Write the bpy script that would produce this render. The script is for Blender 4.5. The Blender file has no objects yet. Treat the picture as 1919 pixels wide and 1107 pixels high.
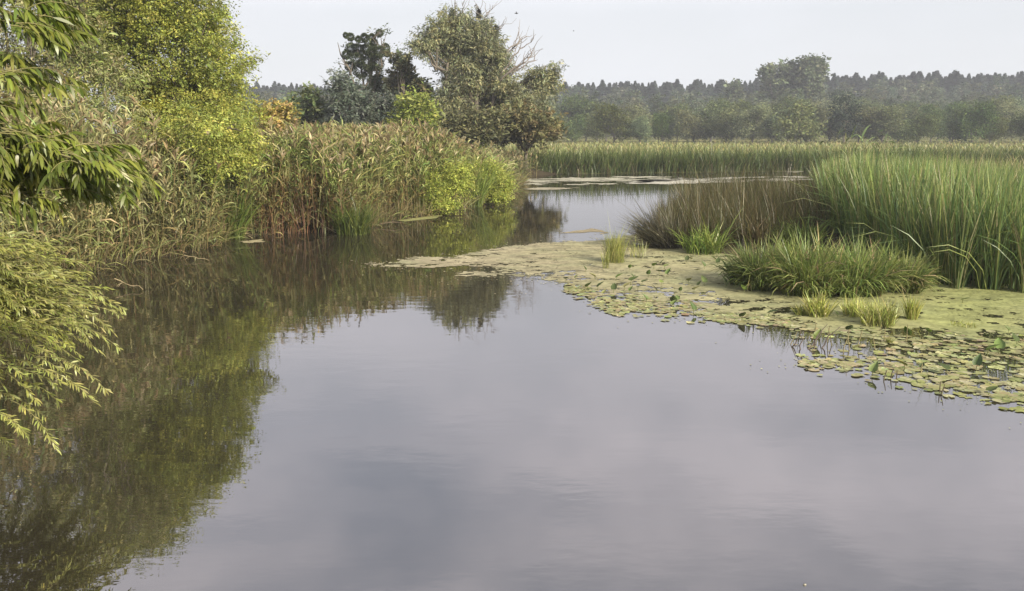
import bpy, math
import numpy as np
from mathutils import Vector, Matrix

rng = np.random.default_rng(11)
C = bpy.context.scene.collection
PI = math.pi

# ------------------------------------------------------------------ camera geometry
F = 1662.0
PITCH = math.atan(313.5 / F)
CH = 3.0
cp, sp = math.cos(PITCH), math.sin(PITCH)


def ray(px, py):
    a = (px - 959.5) / F
    b = (553.5 - py) / F
    return np.array([a, cp + b * sp, -sp + b * cp])


def P(px, py, z=0.0):
    d = ray(px, py)
    t = (z - CH) / d[2]
    return np.array([d[0] * t, d[1] * t, z])


def Q(px, py, D):
    d = ray(px, py)
    t = D / d[1]
    return np.array([d[0] * t, D, CH + d[2] * t])


def to_px(p):
    x, y, z = p[..., 0], p[..., 1], p[..., 2] - CH
    f = y * cp - z * sp
    u = y * sp + z * cp
    return 959.5 + F * x / f, 553.5 - F * u / f


# ------------------------------------------------------------------ noise
_T = np.random.default_rng(3).random((256, 256))


def vn(x, y):
    x = np.asarray(x, float); y = np.asarray(y, float)
    xi = np.floor(x).astype(int); yi = np.floor(y).astype(int)
    fx = x - xi; fy = y - yi
    fx = fx * fx * (3 - 2 * fx); fy = fy * fy * (3 - 2 * fy)
    a = _T[xi & 255, yi & 255]; b = _T[(xi + 1) & 255, yi & 255]
    c = _T[xi & 255, (yi + 1) & 255]; d = _T[(xi + 1) & 255, (yi + 1) & 255]
    return (a * (1 - fx) + b * fx) * (1 - fy) + (c * (1 - fx) + d * fx) * fy


def fbm(x, y, o=4):
    s = 0; a = 0.5; t = 0
    for i in range(o):
        s = s + a * vn(x * 2 ** i + 17.3 * i, y * 2 ** i + 9.1 * i); t += a; a *= 0.55
    return s / t


def inpoly(x, y, poly):
    r = np.zeros(x.shape, bool)
    n = len(poly)
    for i in range(n):
        x1, y1 = poly[i]; x2, y2 = poly[(i + 1) % n]
        if y1 == y2:
            continue
        c = ((y1 > y) != (y2 > y)) & (x < (x2 - x1) * (y - y1) / (y2 - y1) + x1)
        r ^= c
    return r


def scatter(poly, n):
    poly = np.array(poly)[:, :2]
    lo, hi = poly.min(0), poly.max(0)
    out = np.zeros((0, 2))
    while len(out) < n:
        q = lo + rng.random((n * 2, 2)) * (hi - lo)
        q = q[inpoly(q[:, 0], q[:, 1], poly)]
        out = np.vstack([out, q])
    return out[:n]


GAIN = 1.22

# ------------------------------------------------------------------ mesh building
class MB:
    def __init__(s):
        s.V = []; s.Q = []; s.C = []; s.n = 0

    def add(s, v, q, c):
        v = np.asarray(v, float).reshape(-1, 3)
        c = np.asarray(c, float)
        if c.ndim == 1:
            c = np.tile(c, (len(v), 1))
        s.V.append(v); s.Q.append(np.asarray(q).reshape(-1, 4) + s.n); s.C.append(c)
        s.n += len(v)

    def mesh(s, name, mat, smooth=False, origin=None):
        v = np.vstack(s.V).astype(np.float32); q = np.vstack(s.Q).astype(np.int32); c = np.vstack(s.C)
        if origin is not None:
            v = v - np.asarray(origin, np.float32)
        me = bpy.data.meshes.new(name)
        me.vertices.add(len(v)); me.vertices.foreach_set('co', v.ravel())
        me.loops.add(q.size); me.loops.foreach_set('vertex_index', q.ravel())
        me.polygons.add(len(q))
        me.polygons.foreach_set('loop_start', np.arange(0, q.size, 4, dtype=np.int32))
        me.polygons.foreach_set('loop_total', np.full(len(q), 4, np.int32))
        if smooth:
            me.polygons.foreach_set('use_smooth', np.ones(len(q), bool))
        at = me.attributes.new('col', 'FLOAT_COLOR', 'POINT')
        cc = np.ones((len(v), 4), np.float32); lum = c.mean(1, keepdims=True)
        cc[:, :3] = np.clip((lum + (c - lum) * 1.03) * GAIN, 0.002, 0.9)
        at.data.foreach_set('color', cc.ravel())
        me.update(calc_edges=True)
        me.materials.append(mat)
        return me

    def build(s, name, mat, parent=None, smooth=False, origin=None):
        o = bpy.data.objects.new(name, s.mesh(name, mat, smooth, origin))
        C.objects.link(o)
        if parent is not None:
            o.parent = parent
            if origin is not None:
                pass
        elif origin is not None:
            o.location = origin
        return o


def strips(mb, base, az, th, bend, L, W, c0, c1, prof, roll=None, azb=0.0):
    """n curved strips growing from base; th = angle from vertical, bend added along it."""
    n = len(base)
    if n == 0:
        return
    one = np.ones(n)
    az = az * one; th = th * one; bend = bend * one; L = L * one; W = W * one
    roll = (np.zeros(n) if roll is None else roll * one)
    k = len(prof) - 1
    V = np.zeros((n, k + 1, 2, 3)); p = np.array(base, float)
    c0 = np.broadcast_to(c0, (n, 3)); c1 = np.broadcast_to(c1, (n, 3))
    Cc = np.zeros((n, k + 1, 2, 3))
    for s in range(k + 1):
        t = s / k
        a = az + azb * t
        g = th + bend * t
        ca, sa, cg, sg = np.cos(a), np.sin(a), np.cos(g), np.sin(g)
        d = np.stack([sg * ca, sg * sa, cg], 1)
        perp = np.stack([-sa, ca, 0 * a], 1)
        nr = np.stack([cg * ca, cg * sa, -sg], 1)
        side = perp * np.cos(roll)[:, None] + nr * np.sin(roll)[:, None]
        w = (W * prof[s] * 0.5)[:, None]
        V[:, s, 0] = p - side * w; V[:, s, 1] = p + side * w
        Cc[:, s, :] = (c0 * (1 - t) + c1 * t)[:, None, :]
        if s < k:
            g2 = th + bend * (t + 0.5 / k)
            d2 = np.stack([np.sin(g2) * ca, np.sin(g2) * sa, np.cos(g2)], 1)
            p = p + d2 * (L / k)[:, None]
    idx = np.arange(n)[:, None] * (2 * (k + 1)) + np.arange(k)[None, :] * 2
    q = np.stack([idx, idx + 1, idx + 3, idx + 2], -1).reshape(-1, 4)
    mb.add(V.reshape(-1, 3), q, Cc.reshape(-1, 3))


def curve_at(base, az, th, bend, L, u):
    b = np.where(np.abs(bend) < 1e-3, 1e-3, bend)
    h = L * (np.cos(th) - np.cos(th + b * u)) / b
    v = L * (np.sin(th + b * u) - np.sin(th)) / b
    return base + np.stack([h * np.cos(az), h * np.sin(az), v], 1)


def tube(mb, pts, rad, col, sides=6):
    pts = np.asarray(pts, float); n = len(pts)
    rad = np.broadcast_to(rad, (n,))
    tang = np.gradient(pts, axis=0)
    tang /= np.linalg.norm(tang, axis=1)[:, None] + 1e-9
    up = np.array([0.31, 0.17, 0.93]) if abs(tang[0][2]) < 0.9 else np.array([1.0, 0.1, 0.0])
    s = np.cross(tang, up); s /= np.linalg.norm(s, axis=1)[:, None] + 1e-9
    t = np.cross(tang, s)
    a = np.arange(sides) / sides * 2 * PI
    V = pts[:, None, :] + rad[:, None, None] * (np.cos(a)[None, :, None] * s[:, None, :] + np.sin(a)[None, :, None] * t[:, None, :])
    i = np.arange(n - 1)[:, None] * sides; j = np.arange(sides)[None, :]
    j2 = (j + 1) % sides
    q = np.stack([i + j, i + j2, i + sides + j2, i + sides + j], -1).reshape(-1, 4)
    c = np.array(col) * (1 + 0.15 * rng.standard_normal((n * sides, 1)))
    mb.add(V.reshape(-1, 3), q, c)


def bez(a, b, c, n=7):
    t = np.linspace(0, 1, n)[:, None]
    return (1 - t) ** 2 * a + 2 * t * (1 - t) * b + t * t * c


def wob(a, b, n=6, j=0.08):
    a = np.asarray(a, float); b = np.asarray(b, float)
    t = np.linspace(0, 1, n)[:, None]
    p = a + (b - a) * t
    l = np.linalg.norm(b - a)
    p[1:-1] += rng.standard_normal((n - 2, 3)) * j * l * 0.5
    return p


def jit(c, n, j=0.18, h=0.06):
    c = np.broadcast_to(np.asarray(c, float), (n, 3))
    return np.clip(c * np.exp(j * rng.standard_normal((n, 1))) * (1 + h * rng.standard_normal((n, 3))), 0.003, 0.8)


def pick(pal, n, w=None):
    pal = np.array(pal, float)
    p = None if w is None else np.array(w, float) / sum(w)
    i = rng.choice(len(pal), n, p=p); k = rng.choice(len(pal), n, p=p)
    t = rng.random((n, 1)) * 0.5
    return pal[i] * (1 - t) + pal[k] * t


GRASS = [0.55, 1.0, 0.8, 0.06]
LEAF = [0.12, 1.0, 0.06]
WLEAF = [0.12, 1.0, 0.8, 0.05]
STEM = [1.0, 0.9, 0.75, 0.4]

# ------------------------------------------------------------------ materials


def nodes(m):
    m.use_nodes = True
    nt = m.node_tree
    for n in list(nt.nodes):
        nt.nodes.remove(n)
    return nt, nt.nodes, nt.links


def leaf_mat(name, trans=0.3, rough=0.5, gloss=0.04, vary=0.25, objvar=0.0, nscale=0.8):
    m = bpy.data.materials.new(name)
    nt, N, L = nodes(m)
    at = N.new('ShaderNodeAttribute'); at.attribute_name = 'col'
    geo = N.new('ShaderNodeNewGeometry')
    no = N.new('ShaderNodeTexNoise'); no.inputs['Scale'].default_value = nscale; no.inputs['Detail'].default_value = 3
    L.new(geo.outputs['Position'], no.inputs['Vector'])
    mr = N.new('ShaderNodeMapRange'); mr.inputs[1].default_value = 0.3; mr.inputs[2].default_value = 0.7
    mr.inputs[3].default_value = 1 - vary; mr.inputs[4].default_value = 1 + vary
    L.new(no.outputs[0], mr.inputs[0])
    hs = N.new('ShaderNodeHueSaturation')
    L.new(at.outputs['Color'], hs.inputs['Color'])
    if objvar > 0:
        oi = N.new('ShaderNodeObjectInfo')
        a = N.new('ShaderNodeMapRange'); a.inputs[3].default_value = 0.5 - 0.06 * objvar; a.inputs[4].default_value = 0.5 + 0.035 * objvar
        L.new(oi.outputs['Random'], a.inputs[0]); L.new(a.outputs[0], hs.inputs['Hue'])
        w = N.new('ShaderNodeTexWhiteNoise'); w.noise_dimensions = '1D'
        L.new(oi.outputs['Random'], w.inputs['W'])
        b = N.new('ShaderNodeMapRange'); b.inputs[3].default_value = 1 - 0.4 * objvar; b.inputs[4].default_value = 1 + 0.4 * objvar
        L.new(w.outputs[0], b.inputs[0])
        mu = N.new('ShaderNodeMath'); mu.operation = 'MULTIPLY'
        L.new(mr.outputs[0], mu.inputs[0]); L.new(b.outputs[0], mu.inputs[1]); L.new(mu.outputs[0], hs.inputs['Value'])
        s = N.new('ShaderNodeMapRange'); s.inputs[3].default_value = 1.1; s.inputs[4].default_value = 1 - 0.4 * objvar
        L.new(w.outputs[0], s.inputs[0]); L.new(s.outputs[0], hs.inputs['Saturation'])
    else:
        L.new(mr.outputs[0], hs.inputs['Value'])
    d = N.new('ShaderNodeBsdfDiffuse'); t = N.new('ShaderNodeBsdfTranslucent')
    L.new(hs.outputs[0], d.inputs['Color']); L.new(hs.outputs[0], t.inputs['Color'])
    mx = N.new('ShaderNodeMixShader'); mx.inputs[0].default_value = trans
    L.new(d.outputs[0], mx.inputs[1]); L.new(t.outputs[0], mx.inputs[2])
    g = N.new('ShaderNodeBsdfGlossy'); g.inputs['Roughness'].default_value = rough; g.inputs['Color'].default_value = (1, 1, 1, 1)
    m2 = N.new('ShaderNodeMixShader'); m2.inputs[0].default_value = gloss
    L.new(mx.outputs[0], m2.inputs[1]); L.new(g.outputs[0], m2.inputs[2])
    out = N.new('ShaderNodeOutputMaterial'); L.new(m2.outputs[0], out.inputs['Surface'])
    return m


def bark_mat(name):
    m = bpy.data.materials.new(name)
    nt, N, L = nodes(m)
    at = N.new('ShaderNodeAttribute'); at.attribute_name = 'col'
    no = N.new('ShaderNodeTexNoise'); no.inputs['Scale'].default_value = 9; no.inputs['Detail'].default_value = 5
    geo = N.new('ShaderNodeNewGeometry'); L.new(geo.outputs['Position'], no.inputs['Vector'])
    hs = N.new('ShaderNodeHueSaturation'); L.new(at.outputs['Color'], hs.inputs['Color'])
    mr = N.new('ShaderNodeMapRange'); mr.inputs[3].default_value = 0.5; mr.inputs[4].default_value = 1.5
    L.new(no.outputs[0], mr.inputs[0]); L.new(mr.outputs[0], hs.inputs['Value'])
    b = N.new('ShaderNodeBsdfPrincipled'); b.inputs['Roughness'].default_value = 0.9
    L.new(hs.outputs[0], b.inputs['Base Color'])
    bu = N.new('ShaderNodeBump'); bu.inputs['Strength'].default_value = 0.6; bu.inputs['Distance'].default_value = 0.02
    L.new(no.outputs[0], bu.inputs['Height']); L.new(bu.outputs[0], b.inputs['Normal'])
    out = N.new('ShaderNodeOutputMaterial'); L.new(b.outputs[0], out.inputs['Surface'])
    return m


M_LEAF = leaf_mat('leaf', 0.38, 0.5, 0.012)
M_REED = leaf_mat('reed_leaf', 0.28, 0.45, 0.022, 0.25, nscale=0.7)
M_CAT = leaf_mat('cattail_leaf', 0.33, 0.4, 0.02, 0.28, nscale=0.9)
M_WILLOW = leaf_mat('willow_leaf', 0.34, 0.4, 0.03, 0.2, nscale=1.5)
M_FAR = leaf_mat('far_leaf', 0.3, 0.6, 0.0, 0.15, 0.8, nscale=0.15)
M_FILM = leaf_mat('duckweed_film', 0.0, 0.6, 0.02, 0.14, nscale=1.3)
M_PAD = leaf_mat('lily_pad_leaf', 0.15, 0.5, 0.02, 0.2, 0.25, nscale=4)
M_BARK = bark_mat('bark')
BARK = (0.10, 0.085, 0.065)
DEADWOOD = (0.16, 0.14, 0.12)


def thing(name, label, cat, loc=(0, 0, 0), group=None):
    o = bpy.data.objects.new(name, None); o.empty_display_size = 0.3
    C.objects.link(o); o.location = loc
    o['label'] = label; o['category'] = cat
    if group:
        o['group'] = group
    return o


def tag(o, label, cat=None, group=None, kind=None):
    o['label'] = label
    if cat:
        o['category'] = cat
    if group:
        o['group'] = group
    if kind:
        o['kind'] = kind
    return o


def copy_thing(r, loc, rotz, scale, label=None):
    c = r.copy(); C.objects.link(c)
    c.location = loc; c.rotation_euler = (0, 0, rotz); c.scale = scale
    if label:
        c['label'] = label
    for ch in r.children:
        d = ch.copy(); C.objects.link(d); d.parent = c
    return c


# ------------------------------------------------------------------ world, sun, camera, haze
SUN = Vector((0.58, -0.70, 0.46)).normalized()
sc = bpy.context.scene
w = bpy.data.worlds.new('World'); sc.world = w
w.use_nodes = True
nt = w.node_tree; N, L = nt.nodes, nt.links
for n in list(N):
    N.remove(n)
sky = N.new('ShaderNodeTexSky'); sky.sky_type = 'NISHITA'; sky.sun_disc = False
sky.sun_elevation = math.asin(SUN.z); sky.sun_rotation = math.atan2(SUN.x, SUN.y)
sky.air_density = 1.2; sky.dust_density = 3.0; sky.ozone_density = 1.0
tc = N.new('ShaderNodeTexCoord')
mp = N.new('ShaderNodeMapping'); mp.inputs['Scale'].default_value = (1.6, 1.6, 3.2)
L.new(tc.outputs['Generated'], mp.inputs['Vector'])
no = N.new('ShaderNodeTexNoise'); no.inputs['Scale'].default_value = 2.2; no.inputs['Detail'].default_value = 4; no.inputs['Roughness'].default_value = 0.5
L.new(mp.outputs[0], no.inputs['Vector'])
sx = N.new('ShaderNodeSeparateXYZ'); L.new(tc.outputs['Generated'], sx.inputs[0])
ramp = N.new('ShaderNodeValToRGB')     # cloud layer: pale near the horizon, greyer lavender higher up
e = ramp.color_ramp.elements
e[0].position = 0.0; e[0].color = (0.60, 0.62, 0.645, 1)
e[1].position = 0.80; e[1].color = (0.60, 0.59, 0.63, 1)
x = ramp.color_ramp.elements.new(0.12); x.color = (0.60, 0.615, 0.65, 1)
x = ramp.color_ramp.elements.new(0.22); x.color = (0.94, 0.925, 0.99, 1)
x = ramp.color_ramp.elements.new(0.32); x.color = (0.97, 0.935, 0.995, 1)
x = ramp.color_ramp.elements.new(0.46); x.color = (0.78, 0.75, 0.80, 1)
L.new(sx.outputs['Z'], ramp.inputs[0])
cs = N.new('ShaderNodeVectorMath'); cs.operation = 'SCALE'; cs.inputs['Scale'].default_value = 10.0
L.new(ramp.outputs[0], cs.inputs[0])
fr = N.new('ShaderNodeMapRange'); fr.inputs[1].default_value = 0.35; fr.inputs[2].default_value = 0.70
fr.inputs[3].default_value = 0.0; fr.inputs[4].default_value = 1.0
L.new(no.outputs[0], fr.inputs[0])
ev = N.new('ShaderNodeMapRange'); ev.inputs[1].default_value = 0.08; ev.inputs[2].default_value = 0.40
ev.inputs[3].default_value = 0.12; ev.inputs[4].default_value = 0.66
L.new(sx.outputs['Z'], ev.inputs[0])
gp = N.new('ShaderNodeMath'); gp.operation = 'MULTIPLY'
L.new(fr.outputs[0], gp.inputs[0]); L.new(ev.outputs[0], gp.inputs[1])
fr2 = N.new('ShaderNodeMath'); fr2.operation = 'SUBTRACT'; fr2.inputs[0].default_value = 1.0
L.new(gp.outputs[0], fr2.inputs[1]); fr = fr2
mx = N.new('ShaderNodeMix'); mx.data_type = 'RGBA'
L.new(fr.outputs[0], mx.inputs[0]); L.new(sky.outputs[0], mx.inputs[6]); L.new(cs.outputs[0], mx.inputs[7])
bg = N.new('ShaderNodeBackground'); bg.inputs['Strength'].default_value = 0.088
L.new(mx.outputs[2], bg.inputs['Color'])
ow = N.new('ShaderNodeOutputWorld'); L.new(bg.outputs[0], ow.inputs['Surface'])

sl = bpy.data.lights.new('sun', 'SUN'); sl.energy = 5.0; sl.angle = math.radians(4); sl.color = (1.0, 0.91, 0.76)
so = bpy.data.objects.new('sun', sl); C.objects.link(so)
so.rotation_euler = SUN.to_track_quat('Z', 'Y').to_euler()

cam = bpy.data.cameras.new('camera'); cam.sensor_width = 36; cam.lens = F / 1919 * 36; cam.clip_end = 2000; cam.clip_start = 0.1
co = bpy.data.objects.new('camera', cam); C.objects.link(co)
co.location = (0, 0, CH); co.rotation_euler = (PI / 2 - PITCH, 0, 0)
sc.camera = co

sc.view_settings.view_transform = 'Standard'; sc.view_settings.look = 'None'
sc.view_settings.exposure = 0.7; sc.view_settings.gamma = 1.0
sc.cycles.use_denoising = True
sc.cycles.max_bounces = 6; sc.cycles.diffuse_bounces = 3; sc.cycles.glossy_bounces = 3; sc.cycles.transmission_bounces = 3
sc.cycles.transparent_max_bounces = 6; sc.cycles.volume_bounces = 0
sc.cycles.caustics_reflective = False; sc.cycles.caustics_refractive = False
sc.cycles.sample_clamp_indirect = 4

HAZE = 0.00065
hm = bpy.data.materials.new('haze_air')
nt, N, L = nodes(hm)
pv = N.new('ShaderNodeVolumePrincipled'); pv.inputs['Color'].default_value = (0.86, 0.90, 1.0, 1); pv.inputs['Density'].default_value = HAZE
out = N.new('ShaderNodeOutputMaterial'); L.new(pv.outputs[0], out.inputs['Volume'])
hb = MB()
x0, x1, y0, y1, z0, z1 = -420, 420, -40, 470, -2.0, 31.0
v = [(x0, y0, z0), (x1, y0, z0), (x1, y1, z0), (x0, y1, z0), (x0, y0, z1), (x1, y0, z1), (x1, y1, z1), (x0, y1, z1)]
hb.add(v, [(0, 3, 2, 1), (4, 5, 6, 7), (0, 1, 5, 4), (1, 2, 6, 5), (2, 3, 7, 6), (3, 0, 4, 7)], (1, 1, 1))
tag(hb.build('haze', hm), 'thin pale haze in the air over the water and forest', 'haze', kind='stuff')

# ------------------------------------------------------------------ terrain
left_px = [(-60, 600), (60, 548), (210, 497), (300, 483), (370, 470), (445, 444), (560, 434), (640, 438), (700, 424), (740, 413), (830, 402), (900, 384), (950, 366), (972, 348), (985, 334)]
LB = [P(*q)[:2] for q in left_px]
LBy = np.array([-45, 2, 8] + [q[1] for q in LB] + [58, 70])
LBx = np.array([-5.0, -4.7, -5.2] + [q[0] for q in LB] + [2.0, 12])


def xl(y):
    return np.interp(y, LBy, LBx)


def yfar(x):
    return np.interp(x, [-60, 1, 12, 21, 40, 200], [56, 59.0, 61.5, 64.0, 65, 66])


RBy = np.array([-45, 4, 13, 16.5, 18.2, 20, 22.3, 26, 30, 36, 45, 55, 62, 70])
RBx = np.array([16, 15, 13.0, 10.4, 8.3, 6.3, 4.3, 3.9, 5.2, 9, 14.5, 20, 27, 40])


def xr(y):
    return np.interp(y, RBy, RBx)


def ground_h(x, y):
    d = np.maximum(np.maximum(xl(y) - x, y - yfar(x)), (x - xr(y)) * 0.35)
    h = np.clip(d * 0.28, -0.8, 0.34)
    return h + np.where(d > 0.3, 0.10 * (fbm(x * 0.4, y * 0.4) - 0.5), 0)


def axis(lo, hi, f0, f1, s0):
    a = list(np.arange(f0, f1, s0)); s = s0
    while a[-1] < hi:
        s *= 1.12; a.append(min(hi, a[-1] + s))
    s = s0
    while a[0] > lo:
        s *= 1.12; a.insert(0, max(lo, a[0] - s))
    return np.array(a)


gx = axis(-410, 410, -25, 30, 0.5); gy = axis(-38, 462, 0, 70, 0.5)
X, Y = np.meshgrid(gx, gy)
Z = ground_h(X, Y)
gm = MB()
nx = len(gx)
i = np.arange(len(gy) - 1)[:, None] * nx + np.arange(nx - 1)[None, :]
q = np.stack([i, i + 1, i + nx + 1, i + nx], -1).reshape(-1, 4)
nz = fbm(X * 0.08, Y * 0.08).ravel()[:, None]
gcol = np.array([0.10, 0.115, 0.045]) * (1 - nz) + np.array([0.19, 0.17, 0.075]) * nz
mud = np.array([0.045, 0.038, 0.025])
gcol = np.where((Y.ravel()[:, None] < 60), mud, gcol)
gm.add(np.stack([X, Y, Z], -1).reshape(-1, 3), q, gcol)
m_ground = leaf_mat('bank_soil', 0.0, 0.9, 0.0, 0.35, nscale=0.6)
tag(gm.build('ground', m_ground, smooth=True), 'low muddy river bank and meadow ground', kind='structure')

# water
wm = bpy.data.materials.new('river_water')
nt, N, L = nodes(wm)
geo = N.new('ShaderNodeNewGeometry')


def wnoise(scale, sc3, detail):
    mp = N.new('ShaderNodeMapping'); mp.inputs['Scale'].default_value = sc3
    L.new(geo.outputs['Position'], mp.inputs['Vector'])
    t = N.new('ShaderNodeTexNoise'); t.inputs['Scale'].default_value = scale; t.inputs['Detail'].default_value = detail
    L.new(mp.outputs[0], t.inputs['Vector'])
    return t


n1 = wnoise(2.2, (0.8, 1.7, 1), 3)
n2 = wnoise(0.35, (0.7, 1.2, 1), 2)
rm = N.new('ShaderNodeMapRange'); rm.inputs[1].default_value = 0.35; rm.inputs[2].default_value = 0.7; rm.inputs[3].default_value = 0.25; rm.inputs[4].default_value = 1.0
L.new(n2.outputs[0], rm.inputs[0])
mu = N.new('ShaderNodeMath'); mu.operation = 'MULTIPLY'
L.new(n1.outputs[0], mu.inputs[0]); L.new(rm.outputs[0], mu.inputs[1])
bu = N.new('ShaderNodeBump'); bu.inputs['Strength'].default_value = 0.5; bu.inputs['Distance'].default_value = 0.006
L.new(mu.outputs[0], bu.inputs['Height'])
fz = N.new('ShaderNodeFresnel'); fz.inputs['IOR'].default_value = 3.55
L.new(bu.outputs[0], fz.inputs['Normal'])
df = N.new('ShaderNodeBsdfDiffuse'); df.inputs['Color'].default_value = (0.030, 0.027, 0.017, 1)
gl = N.new('ShaderNodeBsdfGlossy'); gl.inputs['Roughness'].default_value = 0.012; gl.inputs['Color'].default_value = (0.97, 0.95, 0.97, 1)
L.new(bu.outputs[0], gl.inputs['Normal'])
ms = N.new('ShaderNodeMixShader')
L.new(fz.outputs[0], ms.inputs[0]); L.new(df.outputs[0], ms.inputs[1]); L.new(gl.outputs[0], ms.inputs[2])
out = N.new('ShaderNodeOutputMaterial'); L.new(ms.outputs[0], out.inputs['Surface'])
wb = MB()
wb.add([(-400, -37, 0), (400, -37, 0), (400, 120, 0), (-400, 120, 0)], [(0, 1, 2, 3)], (0.03, 0.03, 0.02))
tag(wb.build('water', wm), 'calm grey river water with soft reflections', kind='structure')

# ------------------------------------------------------------------ trees


def blobs_px(lst, D, dj=0.6, dr=0.9):
    out = []
    for b in lst:
        px, py, rx, ry = b[:4]
        dd = D + (b[4] if len(b) > 4 else rng.uniform(-dj, dj))
        c = Q(px, py, dd)
        k = dd / F
        out.append((c, np.array([rx * k, (rx + ry) * 0.5 * k * dr, ry * k])))
    return out


def crown(mb, blobs, n, Ll, Wl, pal, per=45, cr=0.28, droop=0.4, th0=1.3, ths=0.5, inner=0.35, wts=None, prof=LEAF, cvar=0.22, zsq=0.8, spray=0.0, sag=0.0):
    vol = np.array([b[1][0] * b[1][2] for b in blobs]); vol = vol / vol.sum()
    nc = max(8, n // per)
    bi = rng.choice(len(blobs), nc, p=vol)
    cc = np.array([b[0] for b in blobs])[bi]; rr = np.array([b[1] for b in blobs])[bi]
    d = rng.standard_normal((nc, 3)); d /= np.linalg.norm(d, axis=1)[:, None]
    u = inner + (1 - inner) * np.sqrt(rng.random((nc, 1)))
    cl = cc + d * rr * u * (0.93 + 0.08 * rng.standard_normal((nc, 1)))
    ctint = pick(pal, nc, wts) * np.exp(cvar * rng.standard_normal((nc, 1)))
    size = np.exp(0.35 * rng.standard_normal(nc)) * cr
    ci = rng.integers(0, nc, n)
    off = np.clip(rng.standard_normal((n, 3)), -1.5, 1.5) * size[ci][:, None]; off[:, 2] *= zsq
    if spray > 0:
        ax = d * np.array([1, 1, 0.6]) + 0.55 * rng.standard_normal((nc, 3)) + np.array([0, 0, 0.25 - sag])
        ax /= np.linalg.norm(ax, axis=1)[:, None]
        t = (rng.random((n, 1)) - 0.45) * spray * np.exp(0.3 * rng.standard_normal((nc, 1)))[ci]
        off = off * 0.38 * (1.1 - 0.6 * t / (t.max() + 1e-6)) + ax[ci] * t - np.array([0, 0, 1.0]) * sag * t * t
    base = cl[ci] + off
    az = np.arctan2(d[ci, 1], d[ci, 0]) + rng.standard_normal(n) * 1.2
    th = th0 + rng.standard_normal(n) * ths
    col = jit(ctint[ci], n, 0.16, 0.05)
    Lr = Ll * np.exp(0.25 * rng.standard_normal(n)); Wr = Wl * Lr / Ll
    strips(mb, base, az, th, droop * np.ones(n), Lr, Wr, col * 0.95, col * 1.05, prof, roll=rng.standard_normal(n) * 0.7)
    return cl


def limbs(mb, root, r0, blobs, clumps, col, top=None, twigs=60):
    root = np.asarray(root, float)
    cz = np.array([b[0] for b in blobs])
    top = cz.mean(0) if top is None else np.asarray(top, float)
    fork = root + (top - root) * np.array([0.6, 0.6, 0.42])
    tr = bez(root, root + (fork - root) * np.array([0.3, 0.3, 0.6]), fork, 7)
    tr[1:-1] += rng.standard_normal((5, 3)) * r0 * 0.25
    tube(mb, tr, np.linspace(r0, r0 * 0.72, 7), col, 9)
    ends = []
    for c, r in blobs:
        mid = fork + (c - fork) * 0.5 + np.array([0, 0, 0.12 * np.linalg.norm(c - fork)])
        e = c + np.array([0, 0, r[2] * 0.4])
        p = bez(fork, mid, e, 8); p[1:-1] += rng.standard_normal((6, 3)) * 0.04 * np.linalg.norm(e - fork)
        tube(mb, p, np.linspace(r0 * 0.5, r0 * 0.08, 8), col, 6)
        ends.append(p)
    if clumps is not None and len(clumps):
        for k in rng.choice(len(clumps), min(twigs, len(clumps)), replace=False):
            t = clumps[k]
            bi = np.argmin([np.linalg.norm(b[0] - t) for b in blobs])
            s = ends[bi][rng.integers(3, 7)]
            p = bez(s, (s + t) / 2 + np.array([0, 0, 0.1 * np.linalg.norm(t - s)]), t, 5)
            tube(mb, p, np.linspace(r0 * 0.14, r0 * 0.03, 5), col, 4)


def tree(name, label, cat, D, blist, n, Ll, Wl, pal, r0=0.15, base=None, group=None, mat=None, barkc=BARK, twigs=60, dj=0.6, **kw):
    bl = blobs_px(blist, D, dj)
    if base is None:
        m = np.array([b[0] for b in bl]).mean(0); base = (m[0], m[1])
    elif len(base) == 1:
        base = (Q(base[0], 300, D)[0], D)
    z = float(ground_h(np.array([base[0]]), np.array([base[1]]))[0])
    org = np.array([base[0], base[1], z])
    t = thing(name, label, cat, tuple(org), group)
    mb = MB(); cl = crown(mb, bl, n, Ll, Wl, pal, **kw)
    tb = MB(); limbs(tb, org - np.array([0, 0, 0.15]), r0, bl, cl, barkc, twigs=twigs)
    tb.build('trunk', M_BARK, t, True, org)
    mb.build('crown', mat or M_LEAF, t, False, org)
    t['_o'] = 0
    del t['_o']
    return t, org, bl


# yellow-green tree on the left bank
YG = [(0.268, 0.287, 0.063), (0.22, 0.25, 0.061), (0.317, 0.311, 0.079), (0.177, 0.213, 0.061)]
tree('maple_tree', 'tall yellow green ash leaved maple leaning over the left bank reeds', 'tree', 27,
     [(300, -60, 95, 60), (235, -120, 95, 80), (170, -200, 90, 90), (250, 0, 120, 90), (350, 20, 70, 70), (395, 70, 42, 60), (330, 110, 100, 90),
      (415, 140, 50, 45), (360, 190, 90, 70), (425, 215, 48, 50), (300, 190, 80, 60), (190, 40, 90, 90), (150, -80, 90, 90), (130, 60, 50, 60), (200, 120, 70, 50), (395, 272, 60, 40, -4.0), (435, 292, 36, 28, -3.6),
      (350, 262, 50, 44, -4.6), (452, 118, 20, 14), (468, 108, 12, 8), (465, 282, 30, 16, -2.8), (385, 300, 40, 24, -4.4), (420, 245, 50, 40, -2.5), (330, 225, 60, 40, -2.5), (440, 255, 40, 30, -3.2), (300, 250, 36, 30, -3.5), (462, 300, 26, 14, -3.6), (400, 320, 30, 14, -4.6), (410, 205, 60, 40, -1.5), (400, 10, 20, 30), (445, 80, 14, 20)],
     230000, 0.075, 0.034, YG, r0=0.2, base=(300,), twigs=160, dj=1.2, per=60, cr=0.20, th0=1.6, droop=0.5, cvar=0.20, spray=0.85, sag=0.15)
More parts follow.
